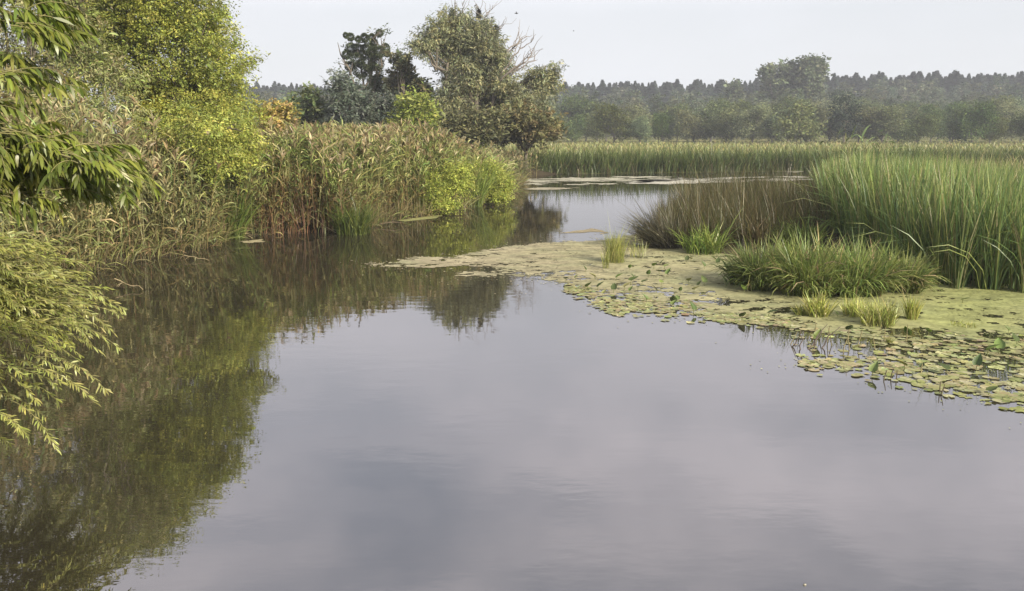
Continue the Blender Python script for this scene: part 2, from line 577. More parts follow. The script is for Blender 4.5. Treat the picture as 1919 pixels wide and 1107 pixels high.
tree('maple_sapling', 'slender yellow sapling standing in the reeds in front of the maple', 'sapling', 25.5,
     [(268, 175, 20, 26), (290, 205, 22, 26), (275, 230, 26, 26), (283, 252, 22, 20)], 2600, 0.13, 0.06,
     [(0.26, 0.23, 0.03), (0.20, 0.19, 0.03), (0.16, 0.16, 0.025)], r0=0.035, base=(282,), per=30, cr=0.10, twigs=20, dj=0.2, th0=1.8)
GW = [(0.221, 0.247, 0.091), (0.26, 0.26, 0.124), (0.169, 0.202, 0.065), (0.286, 0.254, 0.143)]
tree('willow_tree', 'thin grey green willow with open twigs behind the left reeds', 'tree', 24,
     [(60, -40, 90, 90), (40, -190, 110, 110), (150, -150, 90, 90), (-60, -80, 90, 120), (-80, 80, 80, 120), (130, 30, 60, 70), (70, 90, 70, 60), (150, 110, 60, 60), (110, 160, 80, 50), (20, 150, 70, 60), (220, 150, 50, 45), (120, 215, 80, 40), (30, 215, 80, 40), (205, 205, 60, 40)], 78000, 0.11, 0.026, GW,
     r0=0.12, base=(90,), twigs=160, dj=1.0, per=28, cr=0.2, th0=1.5, droop=0.8, prof=WLEAF, spray=0.7, sag=0.3)
OR = [(0.38, 0.29, 0.10), (0.33, 0.29, 0.09), (0.42, 0.31, 0.16), (0.22, 0.22, 0.06)]
tree('sumac_bush', 'orange yellow bush rising above the reed tops beside the maple', 'bush', 30,
     [(495, 207, 22, 16), (518, 214, 26, 20), (538, 212, 14, 22), (505, 240, 36, 18)], 2600, 0.12, 0.06, OR, r0=0.05, per=25, cr=0.13, dj=0.3)

# trees standing behind the reeds
DG = [(0.104, 0.124, 0.072), (0.137, 0.15, 0.085), (0.085, 0.104, 0.058)]
tree('hazel_bush', 'rounded mid green bush behind the reeds right of the orange bush', 'bush', 58,
     [(575, 200, 36, 36), (548, 215, 26, 28), (600, 215, 30, 38), (575, 240, 46, 26)], 7000, 0.24, 0.13, [(0.12, 0.155, 0.065), (0.10, 0.13, 0.065), (0.145, 0.165, 0.07)], r0=0.12, cr=0.34, dj=1.5, spray=0.6)
tree('willow_bush', 'blue grey willow bush under the tree full of mistletoe', 'bush', 57,
     [(640, 190, 34, 46), (672, 200, 40, 42), (705, 205, 34, 34), (640, 150, 20, 22), (660, 235, 50, 30), (710, 238, 46, 26), (745, 215, 30, 40), (630, 225, 28, 34)], 15000, 0.24, 0.09,
     [(0.115, 0.14, 0.105), (0.085, 0.105, 0.075), (0.15, 0.165, 0.14)], r0=0.15, cr=0.34, dj=1.5, spray=0.7)

t, org, bl = tree('poplar_tree', 'dark poplar hung with round balls of mistletoe behind the reeds', 'tree', 63,
                  [(640, 115, 14, 9), (650, 135, 20, 14), (668, 80, 34, 14), (700, 70, 26, 14), (722, 90, 18, 14), (690, 110, 36, 30), (705, 160, 24, 40), (636, 160, 18, 22), (715, 60, 12, 14), (633, 82, 10, 6)],
                  800, 0.18, 0.08, DG, r0=0.26, base=(712,), twigs=110, per=14, cr=0.24, dj=1.0, inner=0.1, spray=0.6)
MIS = [(0.06, 0.078, 0.04), (0.082, 0.098, 0.048), (0.05, 0.066, 0.034)]
for (px, py, r) in [(648, 66, 4), (657, 69, 6.5), (671, 73, 4.5), (683, 71, 7.5), (697, 70, 6), (700, 80, 7.5), (711, 62, 6), (658, 92, 11), (671, 92, 9), (650, 102, 8), (686, 92, 9), (697, 98, 9),
                    (712, 97, 10), (722, 90, 8), (726, 100, 5), (670, 112, 12), (690, 116, 16), (705, 118, 14), (655, 124, 8), (676, 132, 14), (700, 138, 18), (710, 155, 15), (700, 170, 14)]:
    c = Q(px, py, 63 + rng.uniform(-0.9, 0.9)); rad = r * 63 / F * 1.05
    n = int(120 + 90 * r); d = rng.standard_normal((n, 3)); d /= np.linalg.norm(d, axis=1)[:, None]
    b = c + d * rad * (0.35 + 0.6 * rng.random((n, 1)) ** 0.5)
    mb = MB(); col = jit(pick(MIS, n), n, 0.2)
    strips(mb, b, np.arctan2(d[:, 1], d[:, 0]) + rng.standard_normal(n) * 0.5, np.arccos(d[:, 2]), 0.3, 0.11, 0.06, col, col, LEAF, roll=rng.standard_normal(n) * 0.6)
    mb.build('mistletoe_ball', M_LEAF, t, False, org)
tree('elm_tree', 'dark loose elm between the mistletoe poplar and the big willow', 'tree', 62,
     [(738, 108, 14, 10), (752, 125, 20, 16), (745, 148, 26, 18), (772, 155, 20, 18), (735, 175, 16, 30), (770, 185, 34, 24), (795, 165, 14, 16), (760, 108, 12, 10)], 8500, 0.22, 0.12,
     [(0.12, 0.135, 0.07), (0.155, 0.15, 0.08), (0.095, 0.11, 0.065), (0.18, 0.16, 0.085)], r0=0.2, base=(755,), twigs=90, cr=0.22, per=30, dj=1.3, inner=0.2, spray=0.6)
tree('alder_bush', 'bright yellow green bush in front of the dark elm', 'bush', 54,
     [(775, 205, 30, 22), (760, 222, 26, 22), (795, 220, 24, 24), (778, 240, 40, 22), (763, 192, 8, 12), (783, 186, 8, 12), (797, 194, 8, 12)], 6500, 0.2, 0.10,
     [(0.20, 0.235, 0.05), (0.16, 0.20, 0.05), (0.24, 0.26, 0.075)], r0=0.1, cr=0.3, per=40, dj=0.8)

# the big willow
WL = [(0.205, 0.226, 0.123), (0.158, 0.171, 0.109), (0.246, 0.246, 0.13), (0.28, 0.267, 0.137), (0.13, 0.144, 0.096)]
t, org, bl = tree('crack_willow', 'large grey green willow with dead branches sticking out of its crown', 'tree', 61,
                  [(845, 55, 50, 34), (815, 78, 34, 26), (795, 88, 24, 18), (880, 60, 46, 36), (905, 85, 40, 40), (856, 98, 40, 30), (925, 98, 20, 24), (878, 138, 40, 34), (912, 135, 34, 34), (938, 125, 22, 26), (952, 160, 26, 24), (855, 140, 32, 30), (848, 180, 30, 26), (880, 110, 44, 34), (900, 200, 46, 30),
                   (865, 165, 30, 28), (900, 175, 50, 36), (938, 168, 26, 24), (1000, 152, 26, 22), (1022, 143, 30, 22), (1030, 165, 24, 22), (990, 187, 40, 26), (845, 208, 42, 30), (940, 192, 40, 28),
                   (776, 84, 6, 6), (806, 108, 10, 8)],
                  90000, 0.20, 0.052, WL, r0=0.42, base=(890,), twigs=160, dj=2.0, cr=0.34, per=42, droop=0.8, th0=1.5, prof=WLEAF, inner=0.3, spray=1.0, sag=0.25)


def dead(paths, parent, org, D, r, col=DEADWOOD, name='dead_branch'):
    for pl in paths:
        mb = MB()
        pts = np.array([Q(px, py, D + dd) for px, py, dd in pl])
        tt = np.linspace(0, 1, 12); k = np.linspace(0, 1, len(pts))
        pp = np.stack([np.interp(tt, k, pts[:, i]) for i in range(3)], 1)
        pp[1:-1] += rng.standard_normal((10, 3)) * 0.05
        tube(mb, pp, np.linspace(r, r * 0.25, 12), col, 5)
        for _ in range(7):
            a = pp[rng.integers(4, 11)]; dirn = pp[-1] - pp[0]; dirn /= np.linalg.norm(dirn)
            b = a + (dirn + rng.standard_normal(3) * 0.45) * rng.uniform(0.35, 0.9)
            tube(mb, wob(a, b, 4, 0.12), np.linspace(r * 0.4, r * 0.12, 4), col, 4)
        mb.build(name, M_BARK, parent, False, org)


dead([[(930, 150, -0.5), (965, 100, -0.9), (1000, 72, -1)], [(935, 155, -0.5), (975, 118, -1), (998, 95, -1.2)], [(930, 140, 0), (955, 90, 0), (988, 68, 0.3)], [(925, 165, -1), (960, 128, -1.5), (985, 118, -1.6), (1000, 96, -1.6)],
      [(940, 160, 0), (972, 128, 0.3), (1005, 113, 0.5)], [(920, 150, 0), (945, 105, 0.4), (975, 75, 0.4)]], t, org, 61, 0.075)
dead([[(858, 50, 0), (852, 25, 0), (855, 5, 0)], [(862, 45, 0), (866, 20, 0), (870, 2, 0)], [(897, 50, 0), (898, 30, 0), (896, 12, 0)], [(903, 45, 0), (912, 28, 0), (920, 16, 0)], [(925, 70, 0), (922, 50, 0), (920, 36, 0)],
      [(928, 65, 0), (936, 52, 0), (943, 44, 0)]], t, org, 61, 0.05)
for (px, py, rx, ry) in [(848, 28, 5, 10), (852, 40, 7, 8), (897, 26, 4, 8), (926, 62, 7, 8), (930, 54, 5, 5)]:
    c = Q(px, py, 61); n = 500
    d = rng.standard_normal((n, 3)); d /= np.linalg.norm(d, axis=1)[:, None]
    b = c + d * np.array([rx, (rx + ry) / 2, ry]) * 61 / F * 1.0 * (0.3 + 0.7 * rng.random((n, 1)))
    mb = MB(); col = jit((0.05, 0.05, 0.04), n, 0.2)
    strips(mb, b, np.arctan2(d[:, 1], d[:, 0]), np.arccos(d[:, 2]), 0.3, 0.14, 0.07, col, col, LEAF)
    mb.build('mistletoe_ball', M_LEAF, t, False, org)

tree('willow_bush', 'rounded olive willow bush right below the big willow at the reed edge', 'bush', 58,
     [(1000, 232, 40, 30), (970, 220, 36, 28), (1025, 240, 26, 26), (990, 255, 48, 20), (945, 245, 30, 26)], 13000, 0.24, 0.08,
     [(0.155, 0.155, 0.07), (0.18, 0.17, 0.08), (0.125, 0.13, 0.065), (0.20, 0.165, 0.085)], r0=0.15, cr=0.32, dj=1.2, prof=WLEAF, spray=0.8, sag=0.2)
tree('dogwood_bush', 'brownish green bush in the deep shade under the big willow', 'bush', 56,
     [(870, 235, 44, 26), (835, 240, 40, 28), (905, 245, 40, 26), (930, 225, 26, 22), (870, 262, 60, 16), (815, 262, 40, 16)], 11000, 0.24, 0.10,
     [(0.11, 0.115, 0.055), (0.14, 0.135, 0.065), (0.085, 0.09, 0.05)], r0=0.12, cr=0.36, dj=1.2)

# ------------------------------------------------------------------ far wood
def proto_tree(name, seed_blobs, n, Ll, Wl, pal, r0, label, cat, group, trunk_top):
    t = thing(name, label, cat, (0, 0, -50), group)
    bl = [(np.array(c, float), np.array(r, float)) for c, r in seed_blobs]
    mb = MB(); cl = crown(mb, bl, n, Ll, Wl, pal, per=26, cr=0.45, cvar=0.25, droop=0.3, th0=1.3, inner=0.45)
    tb = MB(); limbs(tb, np.array([0, 0, -0.3]), r0, bl, cl, (0.09, 0.08, 0.07), top=(0, 0, trunk_top), twigs=20)
    tb.build('trunk', M_BARK, t, True); mb.build('crown', M_FAR, t)
    return t


def rblobs(hh, wd, k):
    out = []
    for i in range(k):
        u = (i + 0.5) / k
        z = hh * (0.25 + 0.65 * u)
        rr = wd * (1.0 - 0.6 * abs(u - 0.4))
        out.append(((rng.uniform(-.5, .5) * wd * 0.9, rng.uniform(-.5, .5) * wd * 0.9, z), (rr * 0.55, rr * 0.55, hh * 0.2)))
    return out


def place(protos, spots, hfun, label=None):
    first = set()
    for (x, y, h) in spots:
        p = protos[rng.integers(len(protos))]
        s = h / p['hh']
        sw = s * rng.uniform(0.85, 1.25)
        rz = rng.uniform(0, 6.28)
        z = float(ground_h(np.array([x]), np.array([y]))[0])
        if p.name not in first:
            first.add(p.name); p.location = (x, y, z); p.rotation_euler = (0, 0, rz); p.scale = (sw, sw, s)
        else:
            copy_thing(p, (x, y, z), rz, (sw, sw, s))


def spots_row(px0, px1, step, Yc, Yj, top0, top1):
    out = []
    px = px0
    while px < px1:
        D = Yc + rng.uniform(-Yj, Yj)
        x = (px - 959.5) / F * D * 1.0
        tp = rng.uniform(top0(px), top1(px))
        h = 3 + (240 - tp) / F * D
        out.append((x, D, h)); px += step * rng.uniform(0.6, 1.4)
    return out


G_MID = [(0.1, 0.133, 0.052), (0.073, 0.1, 0.048), (0.136, 0.167, 0.059)]
lab_mid = 'rounded grey green tree in the row along the far side of the meadow'
mids = []
for k in range(5):
    p = proto_tree('bushy_tree', rblobs(7, 4.2, 7), 9500, 0.25, 0.15, G_MID, 0.16, lab_mid, 'tree', 'bushy trees along the far meadow edge', 2.5); p['hh'] = 7.2; mids.append(p)
place(mids, spots_row(430, 2080, 40, 150, 9, lambda q: 195, lambda q: 222) + spots_row(430, 2080, 46, 178, 9, lambda q: 186, lambda q: 205), None)
lab_bk = 'dull blue green broadleaf tree deep in the distant forest'
bks = []
for k in range(4):
    p = proto_tree('broadleaf_tree', rblobs(14, 6.5, 8), 6000, 0.48, 0.30, [(0.085, 0.115, 0.06), (0.07, 0.098, 0.056), (0.115, 0.125, 0.075)], 0.25, lab_bk, 'tree', 'broadleaf trees of the distant forest', 5); p['hh'] = 14.2; bks.append(p)
sky_top = lambda q: np.interp(q, [400, 620, 1060, 1400, 1560, 1919], [166, 166, 164, 161, 149, 145])
place(bks, spots_row(380, 2120, 44, 225, 14, lambda q: 172, lambda q: 192) + spots_row(380, 2120, 40, 285, 18, lambda q: sky_top(q) + 6, lambda q: sky_top(q) + 22), None)
for p in mids + bks:
    del p['hh']
lab_sp = 'dark pointed spruce on the skyline of the distant forest'
sps = []
for k in range(4):
    mb = MB(); tube(mb, [(0, 0, -0.3), (0, 0, 10), (0, 0, 20)], [0.3, 0.2, 0.03], (0.06, 0.05, 0.04), 6)
    n = 1500
    u = rng.random(n) ** 0.75; zz = 3 + 17 * u
    zz = zz + rng.uniform(-0.2, 0.2, n)
    rad = np.minimum(0.12 + np.maximum(20.3 - zz, 0) / 17 * 5.5, 2.4) * rng.uniform(0.75, 1.15, n); az = rng.uniform(0, 2 * PI, n)
    st = rng.uniform(0.0, 0.55, n)
    base = np.stack([np.cos(az) * rad * st, np.sin(az) * rad * st, zz], 1)
    col = jit((0.045, 0.066, 0.045), n, 0.22)
    strips(mb, base, az, 1.75, 0.25, rad * (1 - st), 0.55, col, col * 1.15, [0.8, 1, 0.1], roll=rng.standard_normal(n) * 0.4)
    o = mb.build('spruce_tree', M_FAR); tag(o, lab_sp, 'tree', 'spruces along the distant skyline'); sps.append(o)
seen = set()
for (x, y, h) in spots_row(380, 2120, 7, 330, 14, lambda q: sky_top(q) - 9, lambda q: sky_top(q) + 5) + spots_row(380, 2120, 17, 362, 10, lambda q: sky_top(q) - 3, lambda q: sky_top(q) + 8):
    k = rng.integers(4); s = h / 20.0; o = sps[k]
    if k in seen:
        o = o.copy(); C.objects.link(o)
    seen.add(k)
    o.location = (x, y, 0.3); o.rotation_euler = (0, 0, rng.uniform(0, 6)); sw = s * rng.uniform(1.0, 2.3); o.scale = (sw, sw, s)
# the poplars that stand above the wood
PO = [(0.094, 0.117, 0.062), (0.078, 0.098, 0.055), (0.113, 0.129, 0.07)]
tree('poplar_tree', 'tallest far poplar with a broad rounded top above the distant forest', 'tree', 240,
     [(1518, 122, 26, 14), (1503, 135, 14, 24), (1530, 135, 14, 24), (1515, 155, 30, 24), (1512, 185, 34, 26), (1540, 128, 6, 14)], 7000, 0.8, 0.5, PO, r0=0.4, cr=0.8, dj=3, twigs=30)
tree('poplar_tree', 'slightly lower far poplar beside the tallest one above the forest', 'tree', 243,
     [(1460, 132, 18, 12), (1436, 140, 10, 16), (1478, 138, 14, 22), (1458, 155, 28, 22), (1455, 185, 36, 26), (1431, 132, 4, 8)], 6500, 0.8, 0.5, PO, r0=0.4, cr=0.75, dj=3, twigs=30)
tree('poplar_tree', 'short pale poplar poking out of the forest left of the tall pair', 'tree', 260,
     [(1374, 163, 10, 12), (1374, 180, 16, 16)], 1500, 0.7, 0.45, PO, r0=0.25, cr=0.7, dj=2, twigs=10)
tree('aspen_tree', 'pale yellow green tree in the wood below the tall poplars', 'tree', 140,
     [(1503, 205, 18, 18), (1490, 235, 34, 26), (1520, 240, 24, 24)], 3500, 0.4, 0.25, [(0.15, 0.17, 0.07), (0.13, 0.15, 0.065)], r0=0.2, cr=0.5, dj=1)
tree('pine_tree', 'dark round pine in the wood right of the tall poplars', 'tree', 150,
     [(1583, 200, 24, 26), (1585, 230, 30, 24)], 3500, 0.4, 0.2, [(0.04, 0.055, 0.036)], r0=0.2, cr=0.5, dj=1)
# ------------------------------------------------------------------ reeds


def reeds(mb, xy, h, leafpal, stempal, plumepal, nleaf=9, leafL=0.45, leafW=0.035, lean=0.08, plume=0.4, wind=None, low=0.35, lowpal=None, droop=1.5, u0=0.25):
    n = len(xy)
    z = np.minimum(ground_h(xy[:, 0], xy[:, 1]), 0.4)
    base = np.stack([xy[:, 0], xy[:, 1], np.maximum(z, -0.15) - 0.05], 1)
    az = rng.uniform(0, 2 * PI, n)
    th = np.abs(rng.standard_normal(n)) * lean; bd = np.abs(rng.standard_normal(n)) * lean * 1.6
    sc_ = jit(pick(stempal, n), n)
    strips(mb, base, az, th, bd, h, 0.016, sc_ * 0.85, sc_, STEM, roll=rng.uniform(-1, 1, n))
    ri = np.repeat(np.arange(n), nleaf); m = len(ri)
    u = np.clip(u0 + (0.98 - u0) * rng.random(m), 0, 1)
    b = curve_at(base[ri], az[ri], th[ri], bd[ri], h[ri], u)
    laz = (rng.uniform(0, 2 * PI, m) if wind is None else wind + rng.standard_normal(m) * 0.9)
    lc = pick(leafpal, m)
    if lowpal is not None:
        k = (rng.random(m) > np.clip((u - low) / 0.3, 0, 1))
        lc = np.where(k[:, None], pick(lowpal, m), lc)
    cl_ = (0.72 + 0.56 * fbm(xy[:, 0] * 1.6, xy[:, 1] * 1.6))[:, None]
    lc = jit(lc, m, 0.22, 0.06) * cl_[ri]
    LL = leafL * np.exp(0.25 * rng.standard_normal(m))
    strips(mb, b, laz, rng.uniform(0.15, 0.75, m), droop * rng.uniform(0.4, 1.3, m), LL, leafW * np.exp(0.2 * rng.standard_normal(m)), lc, lc * 1.08, WLEAF, roll=rng.standard_normal(m) * 0.4)
    pm = np.where(rng.random(n) < plume)[0]
    if len(pm):
        ri = np.repeat(pm, 7); m = len(ri)
        b = curve_at(base[ri], az[ri], th[ri], bd[ri], h[ri], 0.93 + 0.08 * rng.random(m))
        pc = jit(pick(plumepal, m), m, 0.2)
        strips(mb, b, rng.uniform(0, 2 * PI, m), rng.uniform(0.05, 0.6, m), rng.uniform(0.3, 1.3, m), 0.24 * np.exp(0.2 * rng.standard_normal(m)), 0.05, pc, pc * 1.1, [0.3, 1, 0.7, 0.1], roll=rng.uniform(-1.5, 1.5, m))


RL = [(0.208, 0.237, 0.071), (0.16, 0.208, 0.059), (0.279, 0.285, 0.107), (0.119, 0.172, 0.053), (0.392, 0.368, 0.178)]
RS = [(0.20, 0.17, 0.075), (0.14, 0.14, 0.06), (0.17, 0.12, 0.06)]
RP = [(0.20, 0.165, 0.09), (0.165, 0.14, 0.075), (0.23, 0.185, 0.10)]
RLOW = [(0.19, 0.153, 0.063), (0.15, 0.109, 0.047), (0.239, 0.207, 0.095), (0.13, 0.142, 0.053), (0.11, 0.147, 0.047)]


def bank_pts(n, y0, y1, d0, d1, pw=1.3):
    y = rng.uniform(y0, y1, n)
    d = d0 + (d1 - d0) * rng.random(n) ** pw
    return np.stack([xl(y) - d, y], 1)


# main bed along the left bank
n = 4200
xy = bank_pts(n, 23.5, 33, 0.0, 7.5)
h = 2.25 * (0.78 + 0.37 * rng.random(n)) + 0.6 * (fbm(xy[:, 0] * 0.5, xy[:, 1] * 0.5) - 0.5) * 2
mb = MB(); reeds(mb, xy, h, RL, RS, RP, nleaf=13, lowpal=RLOW, leafW=0.034)
tag(mb.build('reed_bed', M_REED), 'tall dry common reeds with brown plumes along the middle of the left bank', 'reeds', kind='stuff')
n = 2300
xy = bank_pts(n, 33, 46, 0.2, 9.5)
ll = np.interp(xy[:, 1], [33, 36, 40, 46], [2.5, 2.0, 1.3, 1.0])
far_back = np.clip((xl(xy[:, 1]) - xy[:, 0]) / 5, 0, 1)
h = (ll * (1 - far_back) + np.interp(xy[:, 1], [33, 40, 46], [2.6, 2.3, 1.7]) * far_back) * (0.85 + 0.25 * rng.random(n))
mb = MB(); reeds(mb, xy, h, RL, RS, RP, nleaf=11, lowpal=RLOW, leafW=0.034)
n = 900
xy = bank_pts(n, 44, 57, 0.0, 12.0)
reeds(mb, xy, 1.15 * (0.8 + 0.4 * rng.random(n)), [(0.10, 0.115, 0.045), (0.13, 0.135, 0.055), (0.16, 0.14, 0.07)], RS, RP, nleaf=8, leafL=0.4, leafW=0.05, plume=0.3)
tag(mb.build('reed_bed', M_REED), 'shorter olive reeds at the far point of the left bank below the willow', 'reeds', kind='stuff')
# nearer drooping reeds
n = 2700
xy = bank_pts(n, 15.0, 23.8, 0.0, 6.0, 1.1)
h = 2.4 * (0.62 + 0.45 * rng.random(n)) * np.interp(xy[:, 1], [15, 18, 21, 23.8], [1.55, 1.58, 1.38, 1.0]) * np.interp(xl(xy[:, 1]) - xy[:, 0], [0, 1.2], [0.7, 1])
NL = [(0.28, 0.28, 0.125), (0.22, 0.24, 0.095), (0.17, 0.205, 0.085), (0.38, 0.35, 0.18), (0.25, 0.22, 0.11), (0.20, 0.23, 0.08)]
mb = MB(); reeds(mb, xy, h, NL, RS, RP, nleaf=14, leafL=0.52, leafW=0.036, lean=0.12, plume=0.3, droop=1.7, lowpal=[(0.19, 0.18, 0.085), (0.21, 0.17, 0.085), (0.14, 0.16, 0.055)], u0=0.06, low=0.2)
tag(mb.build('reed_bed', M_REED), 'bent grey green reeds drooping over the water beside the near willow', 'reeds', kind='stuff')

# low grass and broken leaves hanging over the waterline of the left bank
n = 4200
xy = bank_pts(n, 13, 50, -0.18, 0.75, 1.0)
bgp = [(0.20, 0.19, 0.08), (0.14, 0.165, 0.05), (0.23, 0.18, 0.10), (0.17, 0.125, 0.065), (0.10, 0.13, 0.04)]
mb = MB()
c = jit(pick(bgp, n), n, 0.25) * (0.6 + 0.8 * fbm(xy[:, 0], xy[:, 1]))[:, None]
strips(mb, np.stack([xy[:, 0], xy[:, 1], np.full(n, 0.0)], 1), rng.normal(-0.3, 1.3, n), np.abs(rng.standard_normal(n)) * 0.5, rng.uniform(0.3, 1.8, n), rng.uniform(0.35, 1.0, n), 0.022, c * 0.85, c * 1.1, GRASS, roll=rng.standard_normal(n) * 0.6)
tag(mb.build('bank_grass', M_REED), 'mixed green and straw grass hanging over the waterline of the left bank', 'grass', kind='stuff')

# dead brown reeds at the gap
n = 420
a = P(455, 440); b = P(640, 436)
t_ = rng.random(n)
xy = np.stack([a[0] + (b[0] - a[0]) * t_, a[1] + (b[1] - a[1]) * t_], 1)
xy[:, 0] += rng.uniform(-0.1, 0.3, n); xy[:, 1] += rng.uniform(-0.1, 0.8, n)
mb = MB(); reeds(mb, xy, 1.5 * (0.6 + 0.6 * rng.random(n)), RLOW, [(0.20, 0.115, 0.06), (0.15, 0.085, 0.05)], RP, nleaf=6, leafL=0.35, leafW=0.03, lean=0.18, plume=0.0)
tag(mb.build('dead_reeds', M_REED), 'reddish brown dead reeds at the foot of the left reed bed', 'reeds', kind='stuff')


def blade_clump(mb, xy, z, L, W, th, bend, pal, k=GRASS, tipf=1.15, thj=0.5, j=0.2, az=None):
    n = len(xy)
    base = np.stack([xy[:, 0], xy[:, 1], z * np.ones(n)], 1)
    tn = 2.2 * fbm(xy[:, 0] * 2.0 + 5, xy[:, 1] * 2.0) - 0.1
    c = jit(pick(pal, n), n, j, 0.05) * (0.55 + 0.45 * np.clip(tn, 0.3, 1.7))[:, None]
    L = L * (0.78 + 0.4 * fbm(xy[:, 0] * 1.3, xy[:, 1] * 1.3 + 7))
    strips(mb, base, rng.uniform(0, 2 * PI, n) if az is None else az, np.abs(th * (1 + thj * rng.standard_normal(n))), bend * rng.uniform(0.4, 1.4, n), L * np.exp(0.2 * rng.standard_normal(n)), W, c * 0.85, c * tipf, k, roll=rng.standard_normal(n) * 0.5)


def disc(c, r, n):
    a = rng.uniform(0, 2 * PI, n); q = np.sqrt(rng.random(n)) * r
    return np.stack([c[0] + np.cos(a) * q, c[1] + np.sin(a) * q], 1)


GG = [(0.13, 0.175, 0.04), (0.10, 0.145, 0.038), (0.18, 0.205, 0.055)]
for (px, py, wpx, hpx, n, lab) in [(425, 448, 34, 95, 500, 'fresh green sedge clump at the water edge before the dead reeds'),
                                   (660, 440, 40, 62, 420, 'dark green sedge clump at the waterline among the dry reeds'),
                                   (795, 404, 26, 80, 350, 'narrow green sedge clump just left of the bright vines'),
                                   (875, 388, 36, 85, 600, 'arching green sedge clump between the two bright vine mounds')]:
    c = P(px, py); k = c[1] / F
    pal = [tuple(v * 0.7 for v in q) for q in GG] if 'dark green' in lab else GG
    mb = MB(); blade_clump(mb, disc((c[0], c[1] + 0.25), wpx * k * 0.8, n), -0.05, hpx * k * 1.05, 0.02, 0.22, 0.9, pal)
    tag(mb.build('sedge_clump', M_CAT, None, False, (c[0], c[1], 0)), lab, 'sedge')


def mound(name, label, D, blist, n, pal, Ll, Wl):
    bl = blobs_px(blist, D, 0.4)
    m = np.array([b[0] for b in bl]).mean(0)
    mb = MB(); crown(mb, bl, n, Ll, Wl, pal, per=22, cr=0.13, inner=0.1, cvar=0.22, th0=1.6, droop=0.6, spray=0.5, sag=0.3)
    o = mb.build(name, M_LEAF, None, False, (m[0], m[1], 0)); tag(o, label, 'vine')


VN = [(0.30, 0.33, 0.07), (0.25, 0.285, 0.065), (0.36, 0.37, 0.10), (0.19, 0.23, 0.055)]
mound('hop_vine', 'bright yellow green vines smothering the reeds nearest the dry stand', P(830, 402)[1] - 0.1,
      [(795, 335, 26, 22), (765, 345, 20, 16), (832, 340, 32, 28), (812, 365, 24, 26), (836, 385, 28, 16), (855, 318, 32, 16), (780, 318, 18, 12), (868, 345, 20, 22), (800, 385, 20, 16)], 34000, VN, 0.05, 0.03)
mound('hop_vine', 'bright yellow green vines at the outer end of the left bank', P(915, 383)[1] - 0.1,
      [(925, 330, 26, 26), (905, 320, 28, 20), (938, 355, 18, 22), (880, 325, 26, 16), (912, 362, 26, 18), (950, 345, 14, 14), (940, 372, 18, 10), (890, 345, 26, 18)], 32000, VN, 0.052, 0.032)

# reed stalks that stand out one by one
protos = []
for k in range(6):
    mb = MB(); reeds(mb, np.array([[0.0, 300.0]]), np.array([2.7]), RL, RS, RP, nleaf=11, leafL=0.42, leafW=0.04, lean=0.12, plume=1.0, lowpal=RLOW)
    mb.V = [vv - np.array([0, 300.0, 0.3]) for vv in mb.V]
    o = mb.build('reed_stalk', M_REED); protos.append(o)
    tag(o, 'single tall reed with a brown plume at the water side of the left bed', 'reed', 'reeds standing along the waterline of the left bank')
for i in range(60):
    y = rng.uniform(22, 38); s = rng.uniform(0.72, 1.05) * np.interp(y, [22, 33, 38], [1, 1, 0.72])
    o = protos[i % 6]
    if i >= 6:
        o = o.copy(); C.objects.link(o)
    o.location = (float(xl(y)) - rng.uniform(-0.15, 0.5), y, 0.0); o.rotation_euler = (0, 0, rng.uniform(0, 6.28)); o.scale = (s, s, s)
# dead canes leaning over the water
for (a, b, lab) in [((600, 425), (655, 437), 'pale broken cane lying at the waterline below the dry reeds'),
                    ((575, 400), (630, 438), 'long dead cane leaning down to the water from the dry reeds'),
                    ((530, 360), (610, 430), 'dead cane slanting across the reddish brown reeds'),
                    ((345, 478), (392, 490), 'bent pale reed hanging out over the water near the willow'),
                    ((215, 522), (268, 545), 'dead straw coloured cane reaching over dark water by the willow'),
                    ((860, 372), (925, 383), 'thin pale cane lying on the water before the bright vines')]:
    p1 = P(*b); p1[2] = 0.03; D = p1[1] + 0.3; p0 = Q(a[0], a[1], D)
    if p0[2] < 0.05:
        p0 = P(*a); p0[2] = 0.06
    mb = MB(); tube(mb, wob(p0, p1, 6, 0.03), np.linspace(0.012, 0.007, 6), (0.33, 0.27, 0.16), 5)
    n = 5; pp = p0 + (p1 - p0) * rng.random((n, 1)); cc = jit((0.28, 0.24, 0.14), n)
    strips(mb, pp, rng.uniform(0, 6.28, n), 1.2, 1.2, 0.25, 0.02, cc, cc, WLEAF)
    tag(mb.build('dead_cane', M_REED, None, False, tuple(p1)), lab, 'reed cane')

# ------------------------------------------------------------------ far shore reeds and meadow
n = 20000
x = rng.uniform(-6, 62, n); y = yfar(x) + np.abs(rng.standard_normal(n)) * 1.8 - 0.2
FRL = [(0.063, 0.092, 0.026), (0.08, 0.111, 0.033), (0.05, 0.073, 0.023), (0.109, 0.125, 0.046)]
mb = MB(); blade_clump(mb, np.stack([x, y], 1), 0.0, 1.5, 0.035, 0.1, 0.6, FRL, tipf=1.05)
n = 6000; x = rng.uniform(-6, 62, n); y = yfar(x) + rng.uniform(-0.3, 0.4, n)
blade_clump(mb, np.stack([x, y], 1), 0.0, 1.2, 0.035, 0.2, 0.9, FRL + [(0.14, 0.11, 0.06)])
tag(mb.build('reed_bed', M_CAT), 'dark green reed fringe along the far shore of the river', 'reeds', kind='stuff')
n = 30000
y = 62 + 100 * rng.random(n) ** 1.2; x = rng.uniform(-0.62, 0.75, n) * y
k = y > yfar(x) + 0.8; x = x[k]; y = y[k]
ML = [(0.18, 0.19, 0.065), (0.21, 0.205, 0.085), (0.26, 0.23, 0.11), (0.14, 0.165, 0.06)]
mb = MB()
hh = 1.0 * np.interp(y, [60, 80, 160], [1.1, 0.85, 0.7])
